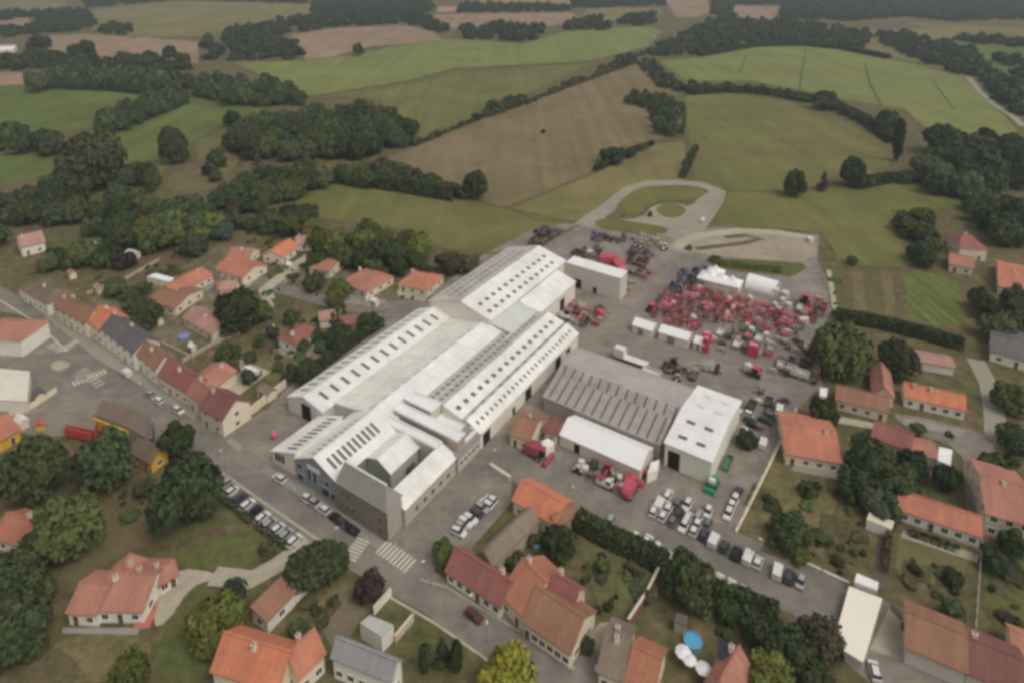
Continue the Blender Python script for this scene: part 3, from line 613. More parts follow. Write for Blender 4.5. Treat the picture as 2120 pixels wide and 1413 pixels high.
def hall(label, prof, v0, v1, roofms, wallm, name='factory_hall', cat='factory hall', ov=.3, th=.2, along=None, base=-.3, sky=[], doors=[]):
    """prof: [(u,z)...] section across the hall; roofms one material per slope"""
    u0 = prof[0][0]; t = thing(name, label, cat, W(u0, v0), AX); L = v1-v0
    p = [(u-u0, z) for u, z in prof]
    mb = MB(); mb.prism([(p[0][0], base)]+[(x, z-.05) for x, z in p]+[(p[-1][0], base)], 0, L); w_ = mb.build('wall', wallm, t); w_.data.flip_normals()
    mats = roofms if isinstance(roofms, list) else [roofms]; mb = MB(); k = len(p)-1
    for i in range(k):
        (xa, za), (xb, zb) = p[i], p[i+1]; s = (zb-za)/(xb-xa)
        if i == 0: xa -= ov; za -= ov*s
        if i == k-1: xb += ov; zb += ov*s
        mb.hexa([(xa, -ov, za), (xb, -ov, zb), (xb, L+ov, zb), (xa, L+ov, za), (xa, -ov, za+th), (xb, -ov, zb+th), (xb, L+ov, zb+th), (xa, L+ov, za+th)], min(i, len(mats)-1))
    rf = mb.build('roof', mats, t)
    for (u, vs, du, dv, m) in sky:
        z, a = zat(prof, u); key = (du, dv, m.name)
        if key not in SKM:
            mb = MB(); mb.box(-du/2, du/2, -dv/2, dv/2, -.05, .05, 0); mb.box(-du/2-.08, du/2+.08, -dv/2-.08, dv/2+.08, -.05, .02, 1); SKM[key] = mb.mesh('skylight', [m, STEEL])
        for v in vs: mk('skylight', SKM[key], rf, (u-u0, v-v0, z+th+.02), rot=(0, -a, 0))
    for (side, pos, wd, h) in doors:
        mb = MB()
        if side == 'front': mb.box(pos-u0-wd/2, pos-u0+wd/2, -.06, -.003, 0, h)
        elif side == 'right': x = p[-1][0]; mb.box(x+.003, x+.06, pos-v0-wd/2, pos-v0+wd/2, 0, h)
        elif side == 'left': mb.box(-.06, -.003, pos-v0-wd/2, pos-v0+wd/2, 0, h)
        mb.build('door', DARK, t)
    return t
def span(a, b, n): return [a+(b-a)*i/(n-1) for i in range(n)]
hall('long white hall on the left with two rows of narrow skylights', [(-48.4,3.9),(-42.2,6.5),(-35.3,5.0)], 15, 65.5, [HW, HW], WB,
     sky=[(-38.9, span(18.5, 62, 13), 3.0, .8, SKYD), (-45.4, span(18, 62.5, 17), 3.4, .7, SKY)], doors=[('front', -41.6, 3.4, 4.4)])
hall('broad pale hall with a single row of dashes along its ridge, in the middle', [(-35.2,5.1),(-30,5.9),(-23.4,7.6),(-17.2,6.3)], 18.9, 66, [HCG, HCG, HC], WP,
     sky=[(-23.9, span(21, 60, 11), .9, 2.0, FIX('skylight_pale', (168,166,156)))])
hall('hall with small skylights on its grey slope and square ones on its white slope', [(-17,6.0),(-9.6,7.9),(-4.4,6.5)], 30.2, 80.2, [HG, HW], WP,
     sky=[(-14.8, span(32, 76, 22), .9, .9, SKYD), (-11.9, span(32, 76, 22), .9, .9, SKYD), (-6.6, span(32, 77, 16), 1.1, 1.1, SKYD)])
hall('low outer hall with a row of small slits, along the yard avenue', [(-4.3,6.0),(-2.9,6.5),(.9,4.5)], 30.4, 80.0, [HG, HW], WP,
     sky=[(-.9, span(32, 78, 25), .9, .55, SKYD), (-3.5, span(34, 77, 12), .9, .9, SKY)], doors=[('right', 33, 3, 3.4), ('right', 52, 3, 3.4), ('right', 68, 3, 3.4), ('right', 45, 1.2, 2.2), ('right', 74, 2.4, 3)])
hall('biggest hall with two rows of square skylights, behind the others', [(-43.8,8.2),(-31.3,12),(-20.6,9.2)], 65.8, 111, [HG, HW], WP, ov=.5,
     sky=[(-26.6, span(69, 107, 12), 1.2, 1.2, SKYD), (-22.9, span(68.5, 106, 12), 1.2, 1.2, SKYD), (-35, span(70, 106, 14), 1.3, 1.3, SKY), (-38.6, span(70, 106, 14), 1.3, 1.3, SKY), (-42, span(72, 106, 12), 1.1, 1.1, SKY)])
hall('lean-to hall on the right flank of the biggest hall', [(-20,8.0),(-13.2,6.0)], 81, 105, [HW], WP, doors=[('right', 84, 3, 4), ('right', 96, 3, 4)])
hall('low link hall between the biggest hall and the grey slope hall, with pale blue sheeting', [(-20.2,7.6),(-10,6.6)], 66.5, 80.6, [FIX('sheeting_blue', (166,170,166), amp=.12, fine=.3)], WP)
hall('white crossways hall reaching out from the biggest hall into the yard', [(-20.3,8.3),(.2,8.2)], 111.6, 117.4, [ROOF['white']], FIX('tent_side', (168,164,156), amp=.05, fine=.3), ov=.12, doors=[('front', -15.5, 2.6, 3.4), ('front', -9, 1.4, 2.2)])
hall('small left front hall with a slanting white roof and wide skylights', [(-37.0,3.0),(-28.55,6.4)], 1.2, 15, [HW], WP,
     sky=[(-31.0, span(2.5, 13.8, 9), 3.4, .55, SKYD)], doors=[])
t = hall('gabled front hall with blue-grey street front and a row of ten skylights', [(-28.4,5.4),(-21.6,8.9),(-15.0,6.0)], .8, 18.7, [HW, HW], FIX('blue_grey_cladding', (112,120,122), amp=.12, fine=.5),
     sky=[(-18.3, span(2.6, 15.6, 10), 3.0, .62, SKYD), (-23.2, span(2, 14.5, 9), 1.6, .3, SKY)])
for u, z, wd, h in ((-26.6, 4.4, 1.6, 1.0), (-26.6, 1.6, 1.8, 1.6), (-23.6, 3.7, 1.0, 2.6), (-21.8, 3.7, 1.0, 2.6), (-18.6, 1.6, 2.2, 1.8), (-18.0, 4.0, 1.4, 1.0), (-16.3, 1.7, 1.2, 1.5)):
    mb = MB(); mb.box(-wd/2, wd/2, -.1, -.003, -h/2, h/2, 0); mb.box(-wd/2-.1, wd/2+.1, -.07, -.002, -h/2-.1, h/2+.1, 1); mb.build('window', [GLASSD, WHITE], t, (u+28.4, 0, z))
mb = MB(); mb.box(-2.0, 2.0, -.12, -.003, 0, .9, 0); mb.build('sign_panel', FIX('white_panel', (186,190,190)), t, (-22.2+28.4, 0, 5.2))
for u in (-35.4, -34.2, -33.0):
    mb = MB(); mb.box(-.4, .4, -.08, -.003, -1, 1); mb.build('window', GLASSD, [o for o in COL.objects if o.get('label', '').startswith('small left front hall')][0], (u+37, 0, 2.2+(u+36)*.15))
hall('short hall whose dark edged gable faces the courtyard', [(-14.95,5.7),(-11.5,6.9),(-8.0,5.0)], 9.6, 18.5, [HW, HW], FIX('gable_grey', (150,152,148)), ov=.35)
# slate roofed office
t = thing('office_building', 'two storey office with grey slate roof and brown street front at the street corner', 'office building', W(-14, 0), AX)
mb = MB(); mb.box(0, 14, 0, 4.4, -.3, 7.2, 0); mb.build('wall', FIX('office_front', (112,104,92), amp=.14, fine=.7), t)
mb = MB(); e = .35
A = [(-.1, -e, 7.15), (14+e, -e, 7.15), (14+e, 4.4+.2, 7.6), (-.1, 4.4+.2, 7.6)]; Rg = [(-.1, 2.5, 10.2), (11.6, 2.5, 10.2)]
for q in ((A[0], A[1], Rg[1], Rg[0]), (A[2], A[3], Rg[0], Rg[1]), (A[1], A[2], Rg[1]), (A[3], A[0], Rg[0])): mb.poly(q)
rf = mb.build('roof', roof_mat('office_slate', (118,115,110), (108,106,102), 3, la=.06, amp=.08), t)
mb = MB(); mb.box(-.1, 11.9, 2.35, 2.75, 10.1, 10.42); mb.build('ridge_coping', FIX('coping', (180,178,166)), rf)
mb = MB(); mb.cyl((14.06, -.12, 0), (0, 0, 1), .13, 7.1, 8); mb.build('downpipe', FIX('downpipe', (72,64,56)), t)
WIN2 = (lambda mb: (mb.box(-.5, .5, -.06, 0, -.6, .6, 0), mb.box(-.4, .4, -.075, -.061, -.5, .5, 1), mb.mesh('window', [FIX('window_stone', (136,128,114)), FIX('window_brown', (74,66,58))]))[-1])(MB())
for x, z in ((1.6, 5.2), (3.2, 5.2), (1.6, 2.2), (3.0, 2.2), (4.4, 2.2), (12.2, 4.2), (12.2, 1.8)): mk('window', WIN2, t, (x, 0, z))
mb = MB(); mb.box(14.005, 14.05, .05, 4.35, 0, 7.1); mb.build('side_render', FIX('office_side', (140,132,124), amp=.08, fine=.5), t)
t = hall('right wing of the office with a long pale slanting roof along the side road', [(-3.0,6.1),(.7,4.4)], 4.5, 21.2, [HW], WR, ov=.3)
for i in range(5): mk('window', WIN2, t, (3.7, 3.6+i*2.6, 1.9), math.pi/2)
t = hall('small slate roofed link building between the office wing and the outer hall', [(-2.4,5.4),(1.1,4.4)], 21.5, 29.9, [roof_mat('office_slate', (118,115,110), (108,106,102), 3)], WR)
for i in range(5): mk('window', WIN, t, (3.5, 1.4+i*1.5, 2.2), rot=(0, 0, math.pi/2))
def flat_block(label, u0, u1, v0, v1, h, roofm=None, wallm=None):
    t = thing('flat_roofed_block', label, 'factory building', W(u0, v0), AX); a, b = u1-u0, v1-v0
    mb = MB(); mb.box(0, a, 0, b, -.3, h-.3, 0); mb.build('wall', wallm or WR, t)
    mb = MB(); mb.box(-.12, a+.12, -.12, b+.12, h-.295, h-.1)
    for q in ((-.12, a+.12, -.12, .25), (-.12, a+.12, b-.25, b+.12)): mb.box(q[0], q[1], q[2], q[3], h-.099, h+.25)
    for q in ((-.12, .25, .251, b-.251), (a-.25, a+.12, .251, b-.251)): mb.box(q[0], q[1], q[2], q[3], h-.099, h+.25)
    mb.build('roof', roofm or ROOF['white'], t)
flat_block('flat roofed block with a pale parapet closing the courtyard', -18.7, -3.1, 18.9, 21.2, 6.8, wallm=FIX('court_wall', (160,152,140), amp=.06))
flat_block('higher flat roofed block with ribbed wall behind the courtyard block', -18.7, .4, 22.4, 25.2, 7.8, wallm=roof_mat('ribbed_wall', (150,140,132), (140,132,124), 5, la=.2))
flat_block('white rooftop block in front of the square skylight hall', -18.9, -10.4, 26.2, 29.8, 8.3, wallm=FIX('block_wall', (160,160,148)))
flat_block('low flat roof between the ribbed block and the outer hall', -10.2, .2, 25.6, 30.1, 5.2)
# grey striped halls, white building and marquee
LINE = FIX('dark_seam', (80,74,70))
def striped(label, prof, v0, v1, n, side):
    """sheds whose ribs run down the slope"""
    t = hall(label, prof, v0, v1, [HS_]*(len(prof)-1), FIX('fibre_wall', (140,132,126)), ov=.3); return t
def cross_hall(label, u0, u1, prof, n, mats, wallm, seam=None, ov=.3, th=.2, sky=None, doors=(), **k):
    """hall whose ridge runs along u; prof = [(v,z)...]"""
    t = thing(k.get('name', 'factory_hall'), label, k.get('cat', 'factory hall'), W(u0, prof[0][0]), AX); L = u1-u0; v0 = prof[0][0]
    p = [(v-v0, z) for v, z in prof]; mb = MB(); nn = len(p)
    pts = [(p[0][0], -.3)]+[(y, z-.05) for y, z in p]+[(p[-1][0], -.3)]; kk = len(pts); mb.v = [(0, y, z) for y, z in pts]+[(L, y, z) for y, z in pts]
    mb.f = [tuple(range(kk)), tuple(range(2*kk-1, kk-1, -1))]+[(i, kk+i, kk+(i+1) % kk, (i+1) % kk) for i in range(kk)]; mb.m = [0]*(kk+2); mb.build('wall', wallm, t)
    mb = MB()
    for i in range(nn-1):
        (ya, za), (yb, zb) = p[i], p[i+1]; s = (zb-za)/(yb-ya)
        if i == 0: ya -= ov; za -= ov*s
        if i == nn-2: yb += ov; zb += ov*s
        mb.hexa([(-ov, ya, za), (L+ov, ya, za), (L+ov, yb, zb), (-ov, yb, zb), (-ov, ya, za+th), (L+ov, ya, za+th), (L+ov, yb, zb+th), (-ov, yb, zb+th)])
    rf = mb.build('roof', mats, t)
    if seam:
        (ya, za), (yb, zb) = p[0], p[seam]; s = (zb-za)/(yb-ya)
        for i in range(n):
            x = L*(i+.6)/n; mb = MB(); mb.hexa([(x-.22, ya, za+th), (x+.22, ya, za+th), (x+.22, yb, zb+th), (x-.22, yb, zb+th), (x-.22, ya, za+th+.05), (x+.22, ya, za+th+.05), (x+.22, yb, zb+th+.05), (x-.22, yb, zb+th+.05)]); mb.build('roof_light_strip', LINE, rf)
    for (u, v, du, dv, m) in (sky or []):
        z, a = zat(prof, v); mb = MB(); mb.box(-du/2, du/2, -dv/2, dv/2, -.02, .08); mb.build('skylight', m, rf, (u-u0, v-v0, z+th+.02)).rotation_euler = (a, 0, 0)
    for (side, pos, wd, h) in doors:
        mb = MB()
        if side == 'front': mb.box(pos-u0-wd/2, pos-u0+wd/2, -.06, -.003, 0, h)
        if side == 'right': mb.box(L+.003, L+.06, pos-v0-wd/2, pos-v0+wd/2, 0, h)
        if side == 'left': mb.box(-.06, -.003, pos-v0-wd/2, pos-v0+wd/2, 0, h)
        mb.build('door', DARK, t)
    return t
cross_hall('far grey ribbed hall with dark roof strips, right of the avenue', 5.4, 38.4, [(59.5,4.8),(61.8,6.4),(65.5,7.5),(69.5,6.8),(73,5)], 13, HS_, FIX('fibre_wall', (140,132,126)), seam=1)
cross_hall('near grey ribbed hall with dark roof strips, behind the white marquee', 6.4, 37.4, [(50.6,4.0),(57.2,6.2)], 13, roof_mat('hall_roof_fibre_warm', (136,130,124), (124,118,112), 3.5, 1, la=.10, amp=.14), FIX('fibre_wall', (140,132,126)), seam=1)
cross_hall('dark gutter roof between the two grey ribbed halls', 6.6, 37.8, [(57.6,5.0),(59.3,4.9)], 0, FIX('gutter_roof', (96,88,78)), FIX('fibre_wall', (140,132,126)), ov=0)
g = FIX('rooflight', (80,76,70), amp=.3, fine=2)
cross_hall('bright white building with eight small roof lights at the end of the ribbed halls', 39.0, 49.6, [(49.4,6.0),(61.5,7.6),(73.4,5.9)], 0, ROOF['white'], FIX('bright_cladding', (184,184,172), amp=.05, fine=.4),
   sky=[(42.0, 52.5, 2.0, .9, g), (46.2, 52.5, 2.0, .9, g), (42.2, 57.5, 2.0, .9, g), (46.4, 57.5, 2.0, .9, g), (42.4, 64, 2.0, .9, FIX('rooflight_pale', (170,164,154))), (46.6, 64, 2.0, .9, FIX('rooflight_pale', (170,164,154))), (42.6, 69.5, 2.0, .9, FIX('rooflight_pale', (170,164,154))), (46.8, 69.5, 2.0, .9, FIX('rooflight_pale', (170,164,154)))],
   doors=[('front', 41.2, 2.8, 4.6)], name='white_building', cat='workshop')
TENT = FIX('tent_canvas', (216,211,202), amp=.03, fine=.15, rough=.6)
cross_hall('long white marquee with red machines lined up before it', 15.9, 36.2, [(41.9,3.0),(46.0,4.9),(49.9,3.0)], 0, TENT, FIX('tent_wall', (176,170,160), amp=.05), ov=.15, th=.08, name='marquee', cat='marquee', doors=[('front', 20.5, 1.4, 2.4)])
box_building('small white box trailer beside the right end of the long marquee', [(1348,956),(1366,950),(1360,972),(1340,980)], 2.6, ROOF['white'], WALL['white'], 'trailer', 'box_trailer')
H('cottage with brownish roof and cream front beside the long marquee', (1057,898), (1096,912), (1100,868), 3.2, 5.2, 'brown', 'cream', nw=2, chim=1)
H('little outbuilding with dull red roof between the cottage and the marquee', (1128,892), (1152,900), (1142,866), 3.0, 4.6, 'darkred', 'cream', nw=1, chim=0)
box_building('small white garden pavilion beside the cottage', [(1118,914),(1136,906),(1148,916),(1130,928)], 2.8, ROOF['white'], WALL['white'])

# ---------------------------------------------------------------- trees
def crown_arrays(n_lobe, n_leaf, size, seed, shape='oak'):
    r = np.random.default_rng(seed); C = []
    for i in range(n_lobe):
        t = r.random()*2*math.pi; 
        if shape == 'oak':
            rad = math.sqrt(r.random())*.68; z = .18+.62*r.random()*(1-rad*.55); lr = .20+.17*r.random()
        elif shape == 'cone':
            z = (i+.5)/n_lobe; rad = (1-z)*.55; lr = .10+.40*(1-z)*.7; z = .06+z*.86
        elif shape == 'poplar':
            z = .08+.84*(i+.5)/n_lobe; rad = .18*r.random(); lr = .42*math.sin(math.pi*min(.97, max(.12, z)))**.6
        elif shape == 'bush':
            rad = math.sqrt(r.random())*.6; z = .15+.5*r.random()*(1-rad*.5); lr = .28+.14*r.random()
        C.append((rad*math.cos(t), rad*math.sin(t), z, lr))
    C = np.array(C); idx = r.integers(0, len(C), n_leaf); d = r.normal(size=(n_leaf, 3)); d /= np.linalg.norm(d, axis=1)[:, None]
    low = d[:, 2] < -.3; d[low, 2] *= -1
    lr = C[idx, 3][:, None]*(1-.35*r.random((n_leaf, 1))**2); vz = .75 if shape in ('oak', 'bush') else .45
    if shape == 'poplar': vz = .16
    if shape == 'cone': vz = .22
    P = C[idx, :3]+d*lr*np.array([1, 1, vz]); nrm = d+r.normal(size=(n_leaf, 3))*.45; nrm /= np.linalg.norm(nrm, axis=1)[:, None]
    a = np.cross(nrm, r.normal(size=(n_leaf, 3))); a /= np.linalg.norm(a, axis=1)[:, None]; b = np.cross(nrm, a)
    s = size*(.6+.8*r.random((n_leaf, 1))); sz = np.array([1, 1, .8])
    V = np.stack([P+(a*1.2)*s*sz, P+b*s*sz, P-(a*1.2)*s*sz, P-b*s*sz], 1)
    keep = V[:, :, 2].min(axis=1) > .01
    return V[keep]
def quads_mesh(name, V, m):
    n = len(V); me = bpy.data.meshes.new(name); me.vertices.add(n*4); me.vertices.foreach_set('co', V.reshape(-1).astype(np.float32))
    me.loops.add(n*4); me.loops.foreach_set('vertex_index', np.arange(n*4, dtype=np.int32)); me.polygons.add(n)
    me.polygons.foreach_set('loop_start', np.arange(0, n*4, 4, dtype=np.int32)); me.polygons.foreach_set('loop_total', np.full(n, 4, dtype=np.int32))
    me.materials.append(m); me.update(); return me
def trunk_mesh(seed, tall=.5):
    r = random.Random(seed); mb = MB(); mb.cyl((0, 0, -.02), (0, 0, 1), .085, tall*.7, 8, 0, .05)
    for i in range(5):
        a = i*1.26+r.random(); mb.cyl((0, 0, tall*(.35+.08*i)), (math.cos(a), math.sin(a), .55), .04, .42, 6, 0, .015)
    return mb.mesh('trunk', [BARK])
CR = {'oak': [quads_mesh('crown', crown_arrays(42, 5200, .058, 11+i), LEAF) for i in range(7)],
      'cone': [quads_mesh('crown', crown_arrays(16, 2600, .07, 31+i, 'cone'), LEAF) for i in range(2)],
      'poplar': [quads_mesh('crown', crown_arrays(22, 2400, .06, 41+i, 'poplar'), LEAF) for i in range(2)],
      'bush': [quads_mesh('crown', crown_arrays(12, 1300, .10, 51+i, 'bush'), LEAF) for i in range(4)]}
crown_mid = [crown_arrays(22, 1500, .10, 81+i) for i in range(3)]
LOW = [crown_arrays(14, 420, .17, 71+i) for i in range(4)]
TR = [trunk_mesh(i) for i in range(3)]
COLS = {'dark': (.060, .079, .032), 'mid': (.080, .105, .037), 'grey': (.088, .108, .052), 'light': (.125, .150, .040), 'yellow': (.20, .21, .034), 'purple': (.052, .036, .032), 'brown': (.098, .086, .046), 'blue': (.060, .080, .050)}
TN = [0]
def add_tree(pos, r, h, kind='oak', col='dark', label=None, group=None, cat='tree', trunk=True):
    TN[0] += 1; i = TN[0]
    nm = {'oak': 'broadleaf_tree', 'cone': 'conifer_tree', 'poplar': 'poplar_tree', 'bush': 'bush'}[kind]
    t = thing(nm, label, cat if kind != 'bush' else 'bush', (pos.x, pos.y, 0), random.random()*6.28, group); t.scale = (r, r, h)
    c = COLS[col]; j = .7+.6*random.random(); c = (c[0]*j*(.95+.1*random.random()), c[1]*j, c[2]*j*(.9+.2*random.random()))
    mk('crown', CR[kind][i % len(CR[kind])], t, color=c)
    if kind != 'bush' and trunk: mk('trunk', TR[i % 3], t)
    return t
def T(cx, cy, wpx, k=1.0, kind='oak', col='dark', label=None, group=None):
    """a tree seen with its crown centred at (cx,cy), wpx wide"""
    zc = 4.0
    for _ in range(3):
        r = wpx*mpp(cx, cy, zc)/2; h = 2*r*k; zc = h*(.5 if kind != 'bush' else .4)
    return add_tree(G(cx, cy, zc), r*1.08, h, kind, col, label, group)
def inpoly(x, y, p):
    c = False; j = len(p)-1
    for i in range(len(p)):
        if (p[i][1] > y) != (p[j][1] > y) and x < (p[j][0]-p[i][0])*(y-p[i][1])/(p[j][1]-p[i][1])+p[i][0]: c = not c
        j = i
    return c
def scatter(px, spacing, jit=.35):
    P = [G(*p) for p in px]; q = [(p.x, p.y) for p in P]; x0 = min(a for a, b in q); x1 = max(a for a, b in q); y0 = min(b for a, b in q); y1 = max(b for a, b in q); out = []
    y = y0; row = 0
    while y <= y1:
        x = x0+(row % 2)*spacing/2
        while x <= x1:
            a = x+random.uniform(-jit, jit)*spacing; b = y+random.uniform(-jit, jit)*spacing
            if inpoly(a, b, q): out.append(Vector((a, b, 0)))
            x += spacing
        y += spacing*.87; row += 1
    return out
WSPEC = []
def ordn(i):
    if i < 30: return ORD[i]
    t = ['thirtieth','fortieth','fiftieth','sixtieth','seventieth','eightieth','ninetieth'][(i+1)//10-3]; p = ['','','','thirty','forty','fifty','sixty','seventy','eighty','ninety'][(i+1)//10]
    return t if (i+1) % 10 == 0 else p+'-'+ORD[(i+1) % 10-1]
def wood(px, spacing, r, h, cols, label, group, kind='oak', kp=1.0):
    for p in scatter(px, spacing):
        if random.random() > kp: continue
        a = random.uniform(.8, 1.25); WSPEC.append((p, r*a, h*random.uniform(.8, 1.15)*(.5+.5*a), kind, random.choice(cols+[random.choice(['mid','grey','light','brown','blue'])]), group))
WC = []
wood([(485,330),(600,338),(700,340),(800,322),(850,300),(838,262),(770,245),(640,250),(560,262),(490,285)], 10.5, 6.6, 14, ['dark','dark','mid','grey'], 'dark rounded tree of the dense wood in the fields behind the left housing', 'trees of the dense field wood')
wood([(390,200),(500,225),(622,218),(620,200),(560,185),(400,172)], 11, 6.8, 13, ['dark','mid','blue'], 'tree of the thick belt above the green triangular meadow', 'trees of the thick belt')
wood([(95,182),(240,186),(380,200),(385,178),(250,160),(110,155)], 13, 7.5, 14, ['dark','blue','dark'], 'bluish dark tree of the long belt behind the left meadow', 'trees of the long left belt')
wood([(205,285),(232,282),(385,215),(370,200),(300,215),(225,250)], 9, 5.6, 11, ['dark','grey'], 'tree of the slanting hedge between the two left meadows', 'trees of the slanting left hedge')
wood([(-20,320),(118,322),(128,305),(60,290),(-20,292)], 10, 6.2, 12, ['dark','dark','mid'], 'dark tree in the row at the left edge between two meadows', 'trees at the left edge')
wood([(0,490),(0,440),(60,420),(130,395),(190,420),(330,420),(440,465),(400,500),(260,505),(150,500),(120,470),(60,470)], 10.5, 6.2, 11, ['dark','mid','grey','dark'], 'tree of the broad wood at the left behind the villas', 'trees of the broad left wood', kp=.9)
wood([(425,465),(530,450),(640,410),(700,384),(940,412),(945,400),(820,368),(700,362),(560,365),(450,410)], 9.5, 5.8, 11, ['dark','mid','grey'], 'tree of the winding belt in front of the dense field wood', 'trees of the winding belt')
wood([(180,520),(300,470),(440,470),(540,470),(520,500),(430,500),(300,520),(220,560)], 8.5, 4.8, 8.5, ['mid','dark','grey','light'], '', 'garden trees above the orange villa')
wood([(290,660),(340,620),(300,600),(240,620),(200,610),(240,655)], 6, 2.8, 4.8, ['mid','dark','brown'], '', 'trees behind the street terraces', kp=.6)
wood([(440,760),(520,700),(580,690),(560,740),(500,790)], 6, 2.6, 4.4, ['mid','brown','grey'], '', 'trees behind the corner house', kp=.55)
wood([(560,640),(640,610),(720,640),(700,670),(600,690)], 7, 2.8, 5, ['mid','dark','light'], '', 'trees in the middle of the lanes', kp=.5)
wood([(0,525),(0,500),(34,500),(30,530)], 9, 5.2, 9, ['mid','dark','grey'], '', 'trees beside the lone pink roofed house')
wood([(450,300),(520,300),(500,330),(430,400),(400,420),(330,410),(345,398),(440,395)], 12, 5, 9, ['dark','mid'], '', 'trees round the small tan field', kp=.6)
wood([(230,360),(330,372),(345,400),(240,400),(200,380)], 9, 5.2, 10, ['mid','grey'], '', 'trees left of the small tan field')
wood([(590,700),(640,740),(600,790),(700,700),(760,660),(740,650),(690,690),(640,700)], 6, 2.8, 5, ['mid','dark'], '', 'trees along the left side of the long hall', kp=.8)
wood([(640,500),(690,545),(760,578),(830,585),(900,545),(880,520),(780,500),(700,490)], 7.5, 4.6, 8.5, ['dark','mid','mid','light'], 'tree of the grove behind the two hipped villas', 'trees of the grove behind the villas')
wood([(560,500),(640,480),(640,455),(560,450),(520,470)], 8, 5, 9, ['mid','grey','dark'], 'tree between the winding belt and the orange villas', 'trees above the orange villas')
wood([(1860,460),(1885,520),(1900,560),(1945,575),(1958,540),(1940,480),(1900,455)], 8, 4.6, 8, ['dark','grey','mid'], 'tree of the copse left of the red hipped villa', 'trees left of the red villa')
wood([(1885,345),(1890,395),(1990,412),(2060,420),(2120,400),(2125,320),(2000,300)], 11, 6.5, 13, ['dark','mid','dark','grey'], 'tree of the wood at the right edge behind the meadow', 'trees of the right edge wood')
wood([(2000,450),(2060,500),(2070,530),(2125,530),(2125,430),(2000,430)], 10, 6, 12, ['dark','mid','blue'], 'tree of the wood right of the copse and above the red villa', 'trees above the red villa')
wood([(2015,680),(2040,720),(2110,690),(2110,620),(2030,620),(2010,640)], 9, 4.6, 8, ['mid','grey','dark'], 'tree between the crop plot and the right edge', 'trees right of the crop plot')
wood([(1300,218),(1340,225),(1372,285),(1408,290),(1405,225),(1370,205),(1310,205)], 9, 5, 9.5, ['dark','blue'], 'dark tree of the clump at the tip of the brown field', 'trees of the clump in the brown field')
wood([(1780,385),(1880,372),(1990,402),(2010,425),(1960,405),(1880,382),(1790,395)], 7, 3.8, 6, ['dark','brown'], 'low tree of the hedge curving above the right olive field', 'trees of the curving hedge')
wood([(1425,195),(1560,192),(1700,218),(1790,262),(1850,300),(1850,290),(1780,248),(1640,200),(1500,185),(1425,185)], 8, 4.4, 7.5, ['dark','dark','brown'], 'tree of the long hedge between the upper right fields', 'trees of the long right hedge')
wood([(1320,138),(1370,185),(1420,195),(1425,185),(1380,160),(1345,122)], 9, 4, 6, ['mid','dark'], 'hedge tree between the brown field and the upper right meadow', 'trees of the upper brown field hedge')
wood([(140,565),(70,598),(50,572),(125,540),(240,530),(170,572)], 7.5, 4.6, 8, ['dark','mid','blue','grey'], 'tree in the gardens behind the street houses at the far left', 'garden trees at the far left')
def hedge_dots(pts, n, r, h, cols, label, group, kind='bush'):
    P = [G(*p) for p in pts]; seg = [(P[i+1]-P[i]).length for i in range(len(P)-1)]; tot = sum(seg)
    for k in range(n):
        d = tot*(k+.5+random.uniform(-.4, .4))/n; i = 0
        while i < len(seg)-1 and d > seg[i]: d -= seg[i]; i += 1
        p = P[i].lerp(P[i+1], d/seg[i]); a = random.uniform(.6, 1.4)
        WSPEC.append((p+Vector((random.uniform(-1, 1), random.uniform(-1, 1), 0)), r*a, h*a, kind, random.choice(cols+[random.choice(['mid','grey','light','brown','blue'])]), group))
hedge_dots([(855,302),(930,272),(1000,242),(1080,218),(1150,190),(1240,152),(1320,128)], 34, 4.0, 5.0, ['mid','dark','brown'], 'bush in the ragged hedge along the left side of the brown field', 'bushes along the brown field')
hedge_dots([(1010,240),(1045,225),(1085,212)], 5, 5.2, 8, ['dark','mid'], 'small tree in the ragged hedge beside the brown field', 'small trees beside the brown field', 'oak')
hedge_dots([(1240,150),(1290,130),(1350,108)], 7, 6, 8, ['mid','dark'], 'tree at the upper end of the ragged hedge', 'trees at the upper hedge end', 'oak')
hedge_dots([(1232,354),(1265,338),(1300,325),(1350,300)], 9, 3.0, 4.0, ['mid','brown'], 'bush in the short hedge in the middle of the fields', 'bushes of the short field hedge')
T(1268, 318, 52, .8, 'oak', 'blue', 'bushy tree in the middle of the short field hedge'); T(1300,316,26,.9,'bush','dark','dark bush right of the bushy tree in the short field hedge')
hedge_dots([(1440,310),(1425,340),(1412,368)], 7, 2.6, 3.6, ['brown','mid'], 'bush in the little hedge above the test track', 'bushes above the test track')
T(357,298,62,1.35,'oak','dark','tall dark tree standing alone beside the green meadow at left'); T(480,243,38,1.0,'oak','dark','small round tree alone between the meadow and the dense wood')
T(742,101,24,1.25,'oak','dark','lone tree standing at the edge of the bright far field'); T(985,378,58,1.15,'oak','dark','pair tree beside the tip of the olive field, the larger one'); T(962,396,34,.9,'oak','dark','smaller tree left of the pair tree at the tip of the olive field')
T(1649,374,46,1.5,'oak','dark','leftmost of the three trees in line between the right fields'); T(1706,374,32,1.35,'cone','brown','small pointed middle tree of the three in line'); T(1768,354,58,1.15,'oak','dark','rightmost and widest of the three trees in line')
T(1862,288,40,2.4,'poplar','dark','tall poplar at the corner of the right fields'); T(1416,250,14,5,'poplar','mid','slim poplar beside the dark clump'); T(1840,250,56,1.0,'oak','dark','round dark tree left of the tall poplar'); T(1708,204,52,.9,'oak','dark','broad tree standing in the long right hedge')
T(1432,172,18,1.6,'oak','dark','narrow tree at the left end of the long right hedge'); T(1960,285,90,.8,'oak','dark','wide tree in front of the right edge wood'); T(1930,350,60,1,'oak','grey','greyish tree below the wide tree at the right')
